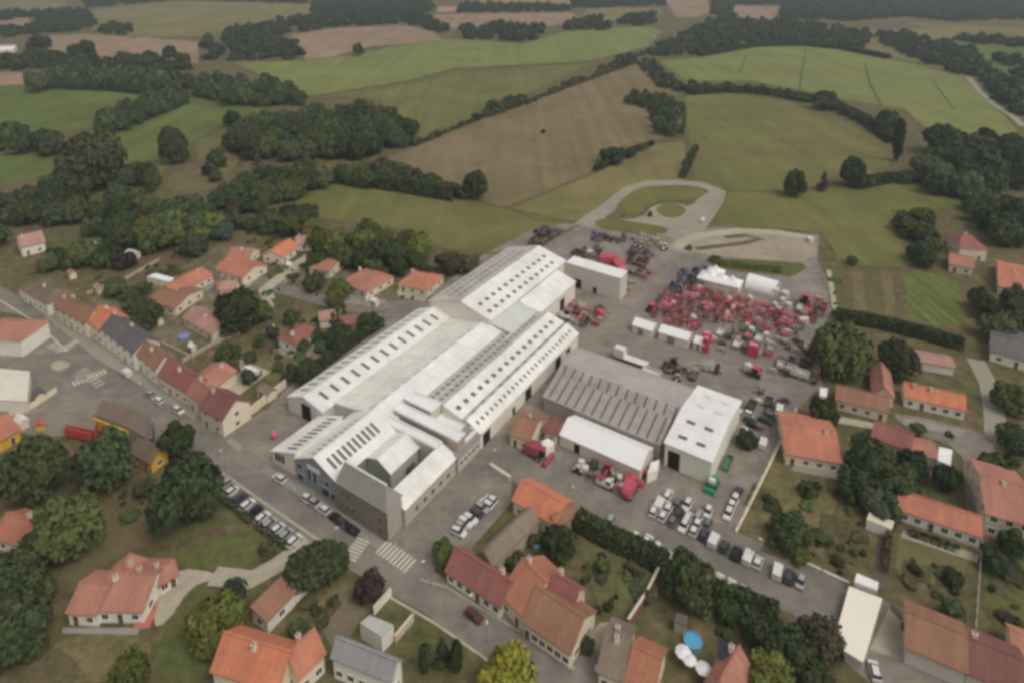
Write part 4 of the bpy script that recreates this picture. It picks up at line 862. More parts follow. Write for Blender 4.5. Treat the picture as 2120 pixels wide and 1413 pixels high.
T(2020,330,110,.9,'oak','dark','broad spreading tree of the right edge wood'); T(185,330,130,1.0,'oak','grey','huge greyish tree between the green meadow and the left wood'); T(305,350,40,1.2,'oak','light','light green tree left of the small tan field')
T(430,350,26,1.0,'oak','purple','small purple-brown tree in the small tan field'); T(533,325,22,1.7,'cone','grey','pale pointed conifer before the dense wood'); T(75,165,46,1.1,'oak','grey','greyish tree at the left end of the long belt')
T(180,98,34,1.1,'oak','dark','right one of the twin trees by the pinkish field'); T(155,102,28,1.1,'oak','dark','left one of the twin trees by the pinkish field'); T(80,88,46,.8,'oak','dark','dark tree at the left end of the pinkish field')
T(430,82,26,1.4,'oak','dark','narrow tree at the right end of the pinkish field'); T(350,108,30,1.2,'oak','dark','left tree of the pair in front of the pinkish field'); T(378,118,30,1.1,'oak','mid','right tree of the pair in front of the pinkish field')

# trees of the town and of the foreground, each on its own
for a in [
 (70,965,138,.95,'oak','dark','broad dark round tree left of the tree before the yellow shop'), (216,948,116,1.15,'oak','dark','round dark tree right in front of the yellow shop'),
 (380,1015,150,1.1,'oak','dark','largest dark tree beside the parked cars of the main street'), (365,905,80,1.0,'oak','mid','smaller tree directly behind the largest dark tree'),
 (135,1085,150,.85,'oak','mid','wide tree with lighter top above the big lower left villa'), (-5,1200,150,1.0,'oak','dark','tree at the left edge left of the big villa, upper one'),
 (45,1225,120,1.0,'oak','dark','dark tree between the left edge and the big villa'), (15,1300,150,.9,'oak','dark','lowest dark tree at the left edge'), (60,1150,90,.9,'oak','dark','dark tree under the weathered orange roof'),
 (448,1278,112,1.05,'oak','light','green tree with bright top between the big villa and the vivid orange house'), (262,1395,86,1.2,'oak','light','fresh green tree at the bottom edge below the big villa'),
 (484,1222,60,1.0,'oak','grey','grey-green small tree beside the driveway of the big villa'), (640,1165,110,.9,'oak','grey','greyish tree at the end of the parked car row'), (692,1150,62,1.1,'oak','dark','dark tree at the crosswalk, right of the greyish tree'),
 (764,1212,66,.95,'oak','purple','dark purple tree standing at the street junction'), (917,1140,48,1.3,'oak','light','small bright green tree at the corner of the dull red roof'),
 (1045,1400,130,.9,'oak','yellow','yellow-green tree at the bottom edge beside the street'), (1425,1195,108,.95,'oak','dark','big dark tree overhanging the parked cars of the side road'),
 (1160,1120,80,.9,'oak','dark','garden tree behind the vivid orange long house'), (1110,1120,40,.9,'bush','mid','shrub beside the round blue garden pool'), (1060,1155,50,.8,'bush','dark','dark shrub below the grey-brown barn roof'),
 (1505,1262,52,.8,'oak','dark','dark garden tree left of the side road hedge'), (1562,1295,64,.8,'oak','dark','dark garden tree right of the round blue pool'), (1620,1330,120,.8,'oak','dark','dark tree in front of the large plain white roof'),
 (1690,1320,110,.9,'oak','brown','brownish dark tree touching the large plain white roof'), (1600,1400,120,.8,'oak','light','light green tree at the bottom edge before the plain white roof'), (1690,1400,90,.8,'oak','dark','dark tree at the bottom edge before the plain white roof'),
 (1740,712,118,1.05,'oak','mid','big tree with yellowish top at the right end of the machine yard'), (1860,738,84,1.0,'oak','dark','round green tree above the orange cross wing'), (1706,852,66,.95,'oak','dark','round dark tree beside the brown house'),
 (1805,945,96,1.1,'oak','dark','tall dark tree of the garden group beside the salmon roof'), (1775,1000,80,.9,'oak','dark','lower dark tree of the garden group'), (1850,990,100,.9,'oak','dark','wide dark tree of the garden group'), (1890,960,70,.9,'oak','blue','bluish dark tree at the right of the garden group'),
 (1830,1040,80,.8,'oak','blue','dark tree touching the white conservatory'), (1960,985,56,1.1,'oak','mid','tree below the square white roof'), (2075,965,90,.8,'bush','dark','large shrub at the right edge beside the lane'), (2060,1155,60,.9,'oak','dark','dark bush-like tree before the tall salmon roofed house'),
 (2100,1120,60,1.1,'oak','dark','dark tree at the right edge before the tall salmon roofed house'), (1640,1095,90,.8,'oak','mid','green tree in the dry garden beside the yard fence'), (1680,1010,50,.7,'bush','mid','shrub in the upper dry garden'), (1660,1150,50,.7,'bush','light','light shrub in the lower dry garden'),
 (1975,1195,40,.9,'oak','dark','dark shrub tree in the worn lawn garden'), (490,640,96,.95,'oak','dark','dark round tree between the dusty pink roof and the lane'), (540,640,50,.9,'oak','mid','lighter tree right of the dark round garden tree'),
 (700,600,56,.9,'oak','light','bright green shrub tree before the hipped villa'), (650,580,46,1.0,'oak','mid','garden tree left of the bright green shrub tree'), (635,765,60,1.0,'oak','dark','dark tree beside the left wall of the long white hall'), (600,770,40,.9,'bush','mid','bush left of the dark tree by the long hall'),
 (700,690,60,.9,'oak','dark','dark garden tree right of the brownish red villa'), (760,665,50,.9,'oak','dark','dark tree by the lane near the biggest hall'), (240,590,50,.9,'oak','mid','garden tree behind the pink street front'), (300,650,70,.8,'oak','mid','garden tree between the brown roof and the orange terraced house'),
 (320,490,70,.9,'oak','mid','tree behind the long orange villa, left'), (400,500,60,1.0,'oak','grey','tree behind the long orange villa, right'), (255,535,50,.8,'oak','purple','reddish brown tree in the left gardens'), (170,520,70,.8,'oak','mid','garden tree right of the lone pink roofed house'),
 (655,540,50,.8,'oak','mid','tree by the little terracotta house'), (930,540,60,.8,'oak','brown','brownish tree beside the far side of the biggest hall'), (970,545,50,.8,'oak','brown','second brownish tree beside the biggest hall'), (880,560,36,1.0,'oak','dark','dark tree behind the pale orange hipped villa'),
 (520,775,50,.7,'bush','grey','greyish bush in the garden behind the corner house'), (480,760,40,.7,'bush','brown','brownish bush in the garden behind the corner house'), (560,690,40,.7,'bush','brown','brown bush in the garden left of the long hall'), (700,640,36,.9,'oak','mid','small tree beside the pale lane'),
 (550,1140,40,.7,'bush','brown','brown hedge bush below the parked cars'), (300,1010,50,.7,'bush','brown','brown bush left of the largest dark tree'), (590,1360,10,1,'bush','mid','small shrub by the vivid orange house'),
 (2100,820,80,.8,'oak','mid','tree at the right edge beside the lane, upper'), (2105,900,70,.8,'oak','dark','tree at the right edge beside the lane, lower'), (1660,560,0,1,'oak','mid',None), (1765,540,26,.8,'bush','dark','dark bush at the corner of the crop strips'),
 (1480,535,30,.5,'bush','brown','brown scrub on the bare lot'), (1425,512,16,.8,'bush','brown','small scrub at the left end of the bare lot'), (1345,443,14,.9,'bush','dark','small dark bush on the test track'), (1125,272,12,.9,'bush','dark','tiny dark bush alone in the brown field'),
 (1075,1165,30,.8,'bush','dark','dark bush beside the shop block'), (1215,1330,34,1.1,'oak','dark','small dark tree right of the shop front'), (1260,1250,26,1,'bush','dark','small bush in the mossy garden'), (1250,1170,40,.8,'bush','mid','shrub in the upper mossy garden'),
 (1350,1235,44,.8,'bush','brown','shrub at the red garden wall'), (1540,1240,60,.7,'bush','dark','dark shrub beside the side road'), (560,1265,0,1,'oak','mid',None), (620,1300,50,.7,'bush','mid','shrub beside the white garden wall'), (850,970,36,.8,'bush','brown','bush growing in the courtyard'),
 (1545,905,44,.9,'oak','dark','dark tree beside the bright white building'), (1885,1290,0,1,'oak','yellow',None), (1877,1296,20,1.5,'oak','yellow','small yellow tree at the corner of the long low house'), (1975,1260,50,.9,'oak','grey','greyish shrub tree above the long low house')]:
    if a[2]: T(*a)
for x, y, wd in ((880,1360,50), (915,1345,46), (945,1355,54)):
    T(x, y, wd, 1.5, 'poplar' if x != 915 else 'cone', 'dark', {880: 'left', 915: 'pointed middle', 945: 'right'}[x]+' one of the three dark conifers at the bottom edge')
# far woods that read as one mass: one object each
def far_wood(name, polys, spacing, r, h, col):
    Vs = []
    for px in polys:
        for p in scatter(px, spacing, .45):
            if p.length > 3500 or rng.random() < .22: continue
            a = rng.uniform(.7, 1.35); b = rng.uniform(.7, 1.25); V = LOW[rng.integers(0, 4)]; t = rng.uniform(0, 6.28); c, s = math.cos(t), math.sin(t)
            M = np.array([[c*r*a, -s*r*a, 0], [s*r*a, c*r*a, 0], [0, 0, h*b]]); Vs.append(V @ M.T+np.array([p.x, p.y, -1.0]))
    o = mk(name, quads_mesh(name, np.concatenate(Vs), LEAF), color=COLS[col]); tag(o, kind='stuff'); return o
far = [[(1345,118),(1365,92),(1440,60),(1500,30),(1560,50),(1620,45),(1740,60),(1800,70),(1790,100),(1740,98),(1660,92),(1560,94),(1450,113)],
       [(1800,72),(1900,78),(1960,92),(2015,108),(2045,162),(1990,158),(1905,126),(1840,100)], [(2040,172),(2060,205),(2125,240),(2125,215),(2070,165)], [(2040,118),(2125,126),(2125,140),(2045,130)],
       [(1470,28),(1475,2),(2130,2),(2130,40),(1960,44),(1880,34),(1760,44),(1620,40),(1620,10),(1515,10),(1515,40)], [(1960,76),(2125,92),(2125,100),(1990,88)], [(2085,140),(2125,150),(2125,190),(2095,180)]]
o = far_wood('far_wood', far, 14, 7.5, 11, 'grey'); tag(o, 'far wood filling the upper right corner of the countryside', 'wood')
far2 = [[(0,22),(60,28),(130,24),(180,26),(200,60),(150,70),(60,36),(0,44)], [(0,62),(80,58),(80,70),(0,78)], [(80,48),(160,44),(170,66),(85,68)], [(175,0),(640,-1),(640,8),(370,0.5),(180,16)], [(450,72),(560,50),(650,34),(870,30),(930,66),(900,66),(840,48),(700,55),(590,72),(500,88)],
        [(470,90),(560,78),(620,95),(622,120),(600,126),(480,124)], [(415,90),(445,90),(470,120),(430,128)], [(650,6),(890,2),(900,26),(720,28),(650,30)], [(955,58),(1010,56),(1015,82),(960,84)], [(1020,52),(1125,58),(1120,84),(1030,86)], [(1165,50),(1250,38),(1262,62),(1170,68)], [(1275,42),(1355,28),(1358,52),(1280,56)],
        [(880,38),(925,60),(920,74),(885,60)], [(1180,-1),(1375,-1),(1375,12),(1190,18)], [(950,10),(1180,14),(1180,24),(950,26)], [(210,58),(270,56),(272,74),(215,74)], [(110,128),(300,120),(400,138),(400,150),(100,150)], [(0,118),(110,112),(115,145),(50,150),(0,145)]]
o = far_wood('far_hedges', far2, 15, 7.5, 11, 'dark'); tag(o, 'far hedgerow trees between the distant fields', 'hedgerow')
# clipped hedges
def hedge(label, pts, wid, h, col='dark', cat='hedge', ls=.28, dn=16):
    P = [G(*p) for p in pts]; Vs = []
    for i in range(len(P)-1):
        L = (P[i+1]-P[i]).length; n = int(L*wid*h*dn)+40; d = (P[i+1]-P[i]).normalized(); q = Vector((-d.y, d.x, 0))
        u = rng.random(n)*L; f = rng.random(n); th = f*math.pi; sx = np.cos(th)*wid/2; sz = h*np.clip(np.sin(th)*1.35, 0, 1)*(.85+.3*rng.random(n)); ce = np.stack([P[i].x+d.x*u+q.x*sx, P[i].y+d.y*u+q.y*sx, sz], 1)
        nr = rng.normal(size=(n, 3)); nr /= np.linalg.norm(nr, axis=1)[:, None]; a = np.cross(nr, rng.normal(size=(n, 3))); a /= np.linalg.norm(a, axis=1)[:, None]; b = np.cross(nr, a); s = ls*(.6+.8*rng.random((n, 1)))
        Vs.append(np.stack([ce+a*s, ce+b*s, ce-a*s, ce-b*s], 1))
    V = np.concatenate(Vs); V -= np.array([P[0].x, P[0].y, 0]); o = mk('hedge', quads_mesh('hedge', V, LEAF), None, (P[0].x, P[0].y, 0), color=COLS[col]); tag(o, label, cat); return o
for lab, pts, w_, h_ in [('continuous dark hedge between the upper right meadow and the olive field', [(1425,196),(1500,190),(1570,193),(1650,204),(1720,218),(1790,252),(1850,298)], 7, 4.5), ('dark hedge from the track end down to the long right hedge', [(1335,128),(1370,160),(1420,190)], 6, 4),
  ('dark hedge curving above the lower right olive field', [(1775,388),(1830,376),(1890,372),(1950,388),(1995,408)], 6, 3.6), ('thick hedge along the top of the middle olive field', [(690,374),(760,382),(850,396),(945,412)], 8, 6), ('dark hedge under the slanting left trees', [(205,284),(290,252),(385,214)], 6, 4),
  ('dark hedge along the near side of the long left belt', [(95,182),(240,188),(385,204)], 7, 5), ('low dark hedge along the bottom of the far bright field', [(1350,300),(1300,318),(1232,355)], 3.4, 2.4), ('low ragged hedge along the left side of the brown field', [(855,303),(1000,243),(1150,191),(1320,129)], 2.6, 1.8),
  ('dark hedge at the far side of the upper right meadow', [(1450,117),(1560,97),(1660,94),(1740,102),(1840,122)], 6, 4.5), ('low hedge between the red clump and the test track', [(1440,308),(1412,370)], 3, 2.4)]:
    hedge(lab, pts, w_, h_, 'dark', ls=.62, dn=2.6)
hedge('thick dark hedge between the side road cars and the mossy garden', [(1195,1085),(1250,1118),(1310,1145),(1378,1180)], 3.6, 3.2)
hedge('dark hedge running down the side road beyond the big dark tree', [(1470,1225),(1540,1255),(1610,1280)], 3, 2.6)
hedge('long dark hedge below the crop plot', [(1730,660),(1800,672),(1880,690),(1960,712),(1995,722)], 4, 3)
hedge('low hedge behind the parked cars of the main street', [(440,1014),(520,1080),(600,1136)], 1.5, .9, 'dark')
hedge('hedge along the lane right of the long white house', [(2046,1000),(2044,1060)], 1.6, 1.8)
hedge('hedge at the verge behind the white tunnel', [(1480,545),(1560,556),(1620,562)], 3.6, 1.2, 'light')
hedge('hedge on the left border of the works yard below the biggest hall', [(640,780),(720,718),(790,672)], 3.2, 2.4, 'dark')
hedge('hedge at the garden below the long white house', [(1880,1105),(1930,1122),(1985,1142)], 1.4, 1.2)
hedge('hedge right of the dark garden path', [(1846,1062),(1838,1120),(1830,1190)], 1.2, 1.6, 'brown')

# individuals: the trees that show largest; the rest of the woods is one mass
NT = sum(1 for o in COL.objects if o.name.startswith('broadleaf_tree'))
WSPEC.sort(key=lambda q: -q[1]/(q[0]-Vector((0, 0, CAMH))).length)
lim = 296-NT; keepers = []; rest = []
for q in WSPEC:
    if q[3] == 'bush': keepers.append(q)
    elif lim > 0: keepers.append(q); lim -= 1
    else: rest.append(q)
TONE = {'dark': 'dark', 'mid': 'mid green', 'grey': 'grey-green', 'light': 'light green', 'yellow': 'yellow-green', 'purple': 'purplish', 'brown': 'brownish', 'blue': 'bluish dark'}
for g in sorted(set(q[5] for q in keepers)):
    L = sorted([q for q in keepers if q[5] == g], key=lambda q: q[0].x/q[0].y)
    for i, q in enumerate(L):
        kn = 'bush' if q[3] == 'bush' else 'tree'
        add_tree(q[0], q[1], q[2], q[3], q[4], f"{TONE[q[4]]} {kn}, {ordn(i)} from the left among {g}", g)
Vs = []
for (p, r, h, kind, col, g) in rest:
    V = LOW[rng.integers(0, 4)] if p.length > 420 else crown_mid[rng.integers(0, 3)]; t = rng.uniform(0, 6.28); c, s_ = math.cos(t), math.sin(t)
    M = np.array([[c*r, -s_*r, 0], [s_*r, c*r, 0], [0, 0, h]]); Vs.append(V @ M.T+np.array([p.x, p.y, 0]))
if Vs: tag(mk('woodland', quads_mesh('woodland', np.concatenate(Vs), LEAF), color=(.066, .088, .035)), 'dense trees filling the woods and belts between the fields', 'woodland', None, 'stuff')

# ---------------------------------------------------------------- vehicles and machines
def wheel(r, w_, name='wheel'):
    mb = MB(); mb.cyl((0, -w_/2, 0), (0, 1, 0), r, w_, 14, 0); mb.cyl((0, -w_/2-.01, 0), (0, 1, 0), r*.55, w_+.02, 10, 1); return mb.mesh(name, [TYRE, WHEELM])
WH = {k: wheel(*v) for k, v in dict(car=(.32, .22), rear=(.85, .5), front=(.55, .38), trailer=(.45, .3), small=(.35, .2)).items()}
HIDE = []
def proto(name, cat): t = thing(name, None, cat, (0, 0, 0)); HIDE.append(t); return t
def loft(secs, name, mats, par, mi=None):
    """body from cross sections [(x, halfwidth_low, halfwidth_top, z0, z1)]"""
    mb = MB(); R_ = []
    for (x, wl, wt, z0, z1) in secs: R_.append([(x, -wl, z0), (x, wl, z0), (x, wl, z0+(z1-z0)*.55), (x, wt, z1), (x, -wt, z1), (x, -wl, z0+(z1-z0)*.55)])
    k = 6
    for a, b in zip(R_, R_[1:]):
        for i in range(k): j = (i+1) % k; mb.poly([a[i], b[i], b[j], a[j]])
    mb.poly(R_[0]); mb.poly(R_[-1][::-1]); return mb.build(name, mats, par)
def car_proto(kind):
    t = proto('parked_car' if kind != 'van' else 'parked_van', 'car' if kind != 'van' else 'van')
    if kind == 'van':
        loft([(-2.5, .95, .9, .35, 2.0), (1.4, .95, .9, .35, 2.02), (1.85, .95, .85, .35, 1.35), (2.5, .9, .78, .35, .95)], 'body', PAINT, t)
        loft([(1.3, .86, .78, 1.25, 1.98), (1.9, .86, .74, 1.2, 1.36)], 'windscreen', GLASSD, t)
    else:
        L = 2.1 if kind == 'car' else 1.85
        loft([(-L, .80, .74, .30, .86), (-L+.25, .88, .80, .25, .95), (L*.5, .88, .82, .25, .93), (L-.2, .86, .76, .25, .78), (L, .78, .66, .32, .62)], 'body', PAINT, t)
        g = loft([(-L+.15, .76, .62, .90, 1.0), (-L+.5, .76, .62, .90, 1.38), (.35, .76, .62, .90, 1.42), (1.05, .76, .66, .88, .98)], 'windows', GLASSD, t)
        mb = MB(); mb.box(-L+.5, .38, -.60, .60, 1.36, 1.45, 0, .06, .06); mb.build('roof', PAINT, t)
    for x in (-1.25, 1.25):
        for y in (-.8, .8): mk('wheel', WH['car'], t, (x, y, .32))
    return t
CARP = {k: car_proto(k) for k in ('car', 'hatch', 'van')}
CC = {'white': (.68, .67, .63), 'silver': (.36, .36, .36), 'dark grey': (.06, .062, .068), 'black': (.02, .02, .022), 'grey': (.17, .17, .17), 'blue': (.05, .08, .14), 'dark red': (.12, .03, .03), 'red': (.40, .045, .055), 'yellow': (.5, .42, .10)}
def car(px, py, ang, colr, label, kind='car', group=None):
    p = G(px, py, .6); copy_thing(CARP[kind], (p.x, p.y, .03), ang, label, group, CC[colr], (.74, .86, .85) if kind == 'van' else (.84, .92, .95))
AA = R(57); AB = R(-33)
def car_row(name, items, ang, start='left'):
    for i, (x, y, c, *k) in enumerate(items):
        k = k[0] if k else ('hatch' if i % 3 == 1 else 'car')
        car(x, y, ang+random.uniform(-.06, .06)+(math.pi if random.random() < .4 else 0), c, f"{c} {'van' if k == 'van' else 'car'}, {ORD[i]} from the {start}, {name}", k, 'cars of the '+name)
car_row('row on the main street below the dark tree', [(463,1003,'silver'),(480,1016,'white'),(496,1031,'dark grey'),(512,1044,'white'),(528,1058,'black'),(543,1071,'white'),(558,1083,'silver'),(575,1094,'white'),(592,1106,'silver'),(609,1118,'white')], AA)
car_row('line at the foot of the office', [(578,989,'white'),(637,1032,'white'),(652,1041,'silver'),(668,1053,'white'),(694,1070,'black'),(711,1083,'dark grey'),(728,1095,'black')], AB)
car_row('row opposite the office wing', [(949,1100,'white'),(955,1089,'silver'),(963,1080,'white'),(973,1073,'white'),(984,1062,'dark grey'),(997,1050,'silver'),(1006,1042,'white'),(1016,1033,'white')], AB)
car_row('long row along the car park edge', [(1354,1056,'white'),(1373,1067,'white'),(1394,1076,'grey'),(1416,1087,'white'),(1437,1097,'white'),(1458,1105,'dark grey'),(1478,1119,'white','van'),(1500,1131,'dark grey'),(1524,1144,'black'),(1549,1154,'white','van'),(1569,1163,'white'),(1610,1183,'white','van'),(1634,1193,'dark grey'),(1658,1204,'silver')], AA)
car_row('second row of the big car park', [(1366,1043,'white','van'),(1384,1050,'white'),(1405,1060,'dark grey'),(1424,1072,'white'),(1445,1081,'white'),(1463,1088,'grey')], AA)
car_row('loose back row of the big car park', [(1383,1024,'white'),(1403,1040,'grey'),(1423,1044,'white'),(1447,1066,'silver'),(1466,1058,'white')], AA)
car_row('row on the hedge side of the side road', [(1262,1080,'silver'),(1314,1114,'white'),(1339,1119,'white'),(1359,1137,'white'),(1379,1151,'white'),(1487,1201,'white'),(1512,1213,'white'),(1539,1224,'silver')], AA)
car_row('file parked along the right yard fence', [(1508,1062,'white'),(1514,1047,'white'),(1521,1033,'white'),(1528,1018,'dark grey'),(1580,918,'white','van'),(1613,852,'white','van')], AA)
car_row('strip beside the bright white building', [(1545,855,'white'),(1552,870,'dark grey'),(1546,893,'white'),(1560,905,'grey'),(1560,880,'black'),(1585,870,'dark grey'),(1598,860,'grey')], AB)
car_row('upper stretch of the main street', [(262,773,'white','van'),(309,815,'silver'),(327,828,'white'),(369,849,'white')], AB)
car(981, 1273, AB, 'dark red', 'dark red car driving on the street in front of the shop block'); car(1811, 1387, R(75), 'white', 'white car standing beside the large plain white roof')
car(1455, 457, AA, 'white', 'white van alone at the edge of the test track', 'van'); car(1355, 76, AA, 'white', 'white van on the track far away beside the far wood', 'van'); car(1676, 497, R(90), 'white', 'white van in the upper corner of the bare lot', 'van')
car(1345, 660, AB, 'white', 'x', 'car') if False else None
# machines
def tractor():
    t = proto('tractor', 'tractor')
    loft([(-.3, .5, .42, .7, 1.5), (1.0, .42, .34, .75, 1.55), (2.0, .36, .26, .7, 1.35), (2.15, .3, .2, .75, 1.1)], 'hood', PAINT, t)
    mb = MB(); mb.box(-1.3, .1, -.72, .72, 1.2, 2.5, 0, .12, .08); c = mb.build('cab', GLASSD, t); mb = MB(); mb.box(-1.35, .12, -.74, .74, 2.48, 2.68, 0, .08, .08); mb.build('cab_roof', PAINT, t)
    for y in (-.95, .95):
        mb = MB(); mb.box(-1.5, .2, y-.28, y+.28, 1.55, 1.75, 0, .25, 0); mb.build('mudguard', PAINT, t); mk('rear_wheel', WH['rear'], t, (-.75, y, .85)); mk('front_wheel', WH['front'], t, (1.5, y*.85, .55))
    mb = MB(); mb.cyl((1.0, .35, 1.5), (0, 0, 1), .05, .9, 6); mb.build('exhaust', STEEL, t); return t
def cultivator():
    t = proto('cultivator', 'farm machine'); mb = MB()
    for x in (-.9, -.2, .5): mb.box(x-.08, x+.08, -1.6, 1.6, .75, .92)
    for y in (-1.2, 0, 1.2): mb.box(-1.0, .7, y-.07, y+.07, .92, 1.06)
    mb.box(.6, 1.9, -.35, -.22, .8, .95); mb.box(.6, 1.9, .22, .35, .8, .95); mb.box(.5, .7, -.3, .3, .9, 1.7); mb.box(-.6, .4, -.9, .9, 1.06, 1.55, 0, .1, .15); mb.build('frame', PAINT, t)
    for x in (-.9, -.2, .5):
        mb = MB()
        for i in range(7): y = -1.5+i*.5; mb.box(x-.05, x+.05, y-.04, y+.04, .1, .75)
        mb.build('tine_row', STEEL, t)
    mb = MB(); mb.cyl((-1.35, -1.6, .3), (0, 1, 0), .28, 3.2, 10); mb.build('roller', STEEL, t); return t
def mower():
    t = proto('folding_mower', 'farm machine'); mb = MB(); mb.box(-.5, .5, -.5, .5, .5, 1.3, 0, .1, .1); mb.box(-.15, 1.5, -.12, .12, .6, .8); mb.build('frame', PAINT, t)
    for y in (-1, 1):
        mb = MB(); mb.hexa([(-.5, y*.55, .7), (.5, y*.55, .7), (.5, y*.85, .7), (-.5, y*.85, .7), (-.5, y*.75, 2.6), (.5, y*.75, 2.6), (.5, y*1.0, 2.6), (-.5, y*1.0, 2.6)]); mb.build('folded_wing', PAINT, t); mk('wheel', WH['small'], t, (-.6, y*.6, .35))
    return t
def rake():
    t = proto('hay_rake', 'farm machine'); mb = MB(); mb.box(-1.6, 1.6, -.09, .09, .7, .86); mb.box(-.3, .3, -.3, .3, .3, 1.1, 0, .08, .08); mb.build('beam', PAINT, t)
    for y in (-1, 1):
        for x in (-1.1, -.35, .4, 1.1):
            mb = MB(); mb.hexa([(x-.06, y*.15, .8), (x+.06, y*.15, .8), (x+.06, y*.27, .8), (x-.06, y*.27, .8), (x-.05+.25*y, y*.55, 3.2), (x+.05+.25*y, y*.55, 3.2), (x+.05+.25*y, y*.65, 3.2), (x-.05+.25*y, y*.65, 3.2)]); mb.build('boom', PAINT, t)
        mk('wheel', WH['small'], t, (0, y*.7, .35))
    return t
def baler():
    t = proto('baler', 'farm machine'); mb = MB(); mb.cyl((-.3, -.85, 1.35), (0, 1, 0), 1.05, 1.7, 14); mb.box(-.2, 1.4, -.7, .7, .6, 1.6, 0, .2, .1); mb.build('chamber', PAINT, t)
    mb = MB(); mb.box(1.3, 3.0, -.1, .1, .55, .7); mb.build('drawbar', STEEL, t)
    for y in (-1, 1): mk('wheel', WH['trailer'], t, (-.2, y, .45))
    return t
def trailer():
    t = proto('farm_trailer', 'trailer'); mb = MB(); mb.box(-2.2, 2.0, -1.1, 1.1, .9, 1.05)
    for q in ((-2.2, 2.0, -1.1, -1.02), (-2.2, 2.0, 1.02, 1.1), (-2.2, -2.12, -1.02, 1.02), (1.92, 2.0, -1.02, 1.02)): mb.box(q[0], q[1], q[2], q[3], 1.05, 1.8)
    mb.build('bed', PAINT, t); mb = MB(); mb.box(2.0, 3.4, -.08, .08, .8, .92); mb.build('drawbar', STEEL, t)
    for x in (-.9, .1):
        for y in (-.9, .9): mk('wheel', WH['trailer'], t, (x, y, .45))
    return t
def combine():
    t = proto('combine_harvester', 'harvester')
    loft([(-3.6, 1.1, .8, 1.0, 2.6), (-2.8, 1.45, 1.2, .9, 3.4), (1.0, 1.5, 1.3, .9, 3.6), (1.4, 1.4, 1.2, 1.0, 3.0)], 'body', PAINT, t)
    mb = MB(); mb.box(1.3, 2.7, -.95, .95, 1.6, 3.5, 0, .15, .1); mb.build('cab', GLASSD, t); mb = MB(); mb.box(1.2, 2.8, -1, 1, 3.48, 3.66, 0, .1, .1); mb.build('cab_roof', PAINT, t)
    mb = MB(); mb.box(2.9, 4.4, -2.6, 2.6, .25, .9, 0, .25, .05); mb.cyl((4.0, -2.5, .95), (0, 1, 0), .5, 5.0, 10); mb.build('header', PAINT, t)
    mb = MB(); mb.hexa([(-3.0, 1.0, 3.3), (-2.7, 1.0, 3.3), (-2.7, 1.3, 3.3), (-3.0, 1.3, 3.3), (1.0, 1.4, 3.9), (1.3, 1.4, 3.9), (1.3, 1.65, 3.9), (1.0, 1.65, 3.9)]); mb.build('unloading_tube', PAINT, t)
    for y in (-1.5, 1.5): mk('front_wheel', WH['rear'], t, (1.3, y, .85)); mk('rear_wheel', WH['front'], t, (-2.6, y*.8, .55))
    return t
def bale():
    t = proto('wrapped_bale', 'bale'); mb = MB(); mb.cyl((0, 0, 0), (0, 0, 1), .66, 1.2, 14); mb.build('wrap', PAINT, t); mb = MB(); mb.cyl((0, 0, 1.2), (0, 0, 1), .5, .02, 12); mb.build('wrap_end', PAINT, t); return t
def telehandler():
    t = proto('telehandler', 'loader'); mb = MB(); mb.box(-2, 1.2, -.9, .9, .7, 1.4, 0, .15, .05); mb.build('chassis', PAINT, t); mb = MB(); mb.box(-.6, .9, .1, .85, 1.4, 2.4, 0, .1, .05); mb.build('cab', GLASSD, t)
    mb = MB(); mb.hexa([(-2, -.5, 1.6), (3, -.5, .8), (3, -.15, .8), (-2, -.15, 1.6), (-2, -.5, 2.0), (3, -.5, 1.15), (3, -.15, 1.15), (-2, -.15, 2.0)]); mb.build('boom', PAINT, t); mb = MB(); mb.box(3, 3.8, -1.1, .7, .2, .9, 0, .2, 0); mb.build('bucket', STEEL, t)
    for x in (-1.3, .9):
        for y in (-.95, .95): mk('wheel', WH['front'], t, (x, y, .55))
    return t
PR = {'tractor': tractor(), 'cultivator': cultivator(), 'mower': mower(), 'rake': rake(), 'baler': baler(), 'trailer': trailer(), 'combine': combine(), 'bale': bale(), 'telehandler': telehandler()}
NMS = {'rake': 'hay rake', 'mower': 'folding mower', 'bale': 'round bale'}
MC = {'red': S(150, 66, 78), 'deep red': S(124, 58, 64), 'rose': S(156, 92, 98), 'pale rose': S(172, 128, 128), 'brown': S(96, 76, 66), 'dark': S(60, 54, 50), 'blue': S(80, 86, 112), 'violet': S(92, 80, 96), 'white': (.62, .60, .55), 'grey': S(130, 123, 117), 'green': S(46, 110, 76), 'tan': S(150, 136, 116)}
ALT = {'red': ['red', 'deep red', 'rose', 'rose', 'brown', 'pale rose'], 'dark': ['dark', 'brown', 'violet'], 'blue': ['blue', 'violet', 'dark'], 'mix': ['grey', 'brown', 'tan', 'dark'], 'varied': ['grey', 'brown', 'rose', 'white', 'dark', 'green'], 'light': ['white', 'grey', 'tan'], 'faded': ['rose', 'brown', 'tan', 'deep red']}
CNT = [0]
def mach(kind, px, py, ang, colr, label, group=None, sc=1.0, z=0):
    p = G(px, py, .8); copy_thing(PR[kind], (p.x, p.y, .03), ang, label, group, MC[colr], (sc, sc, sc))
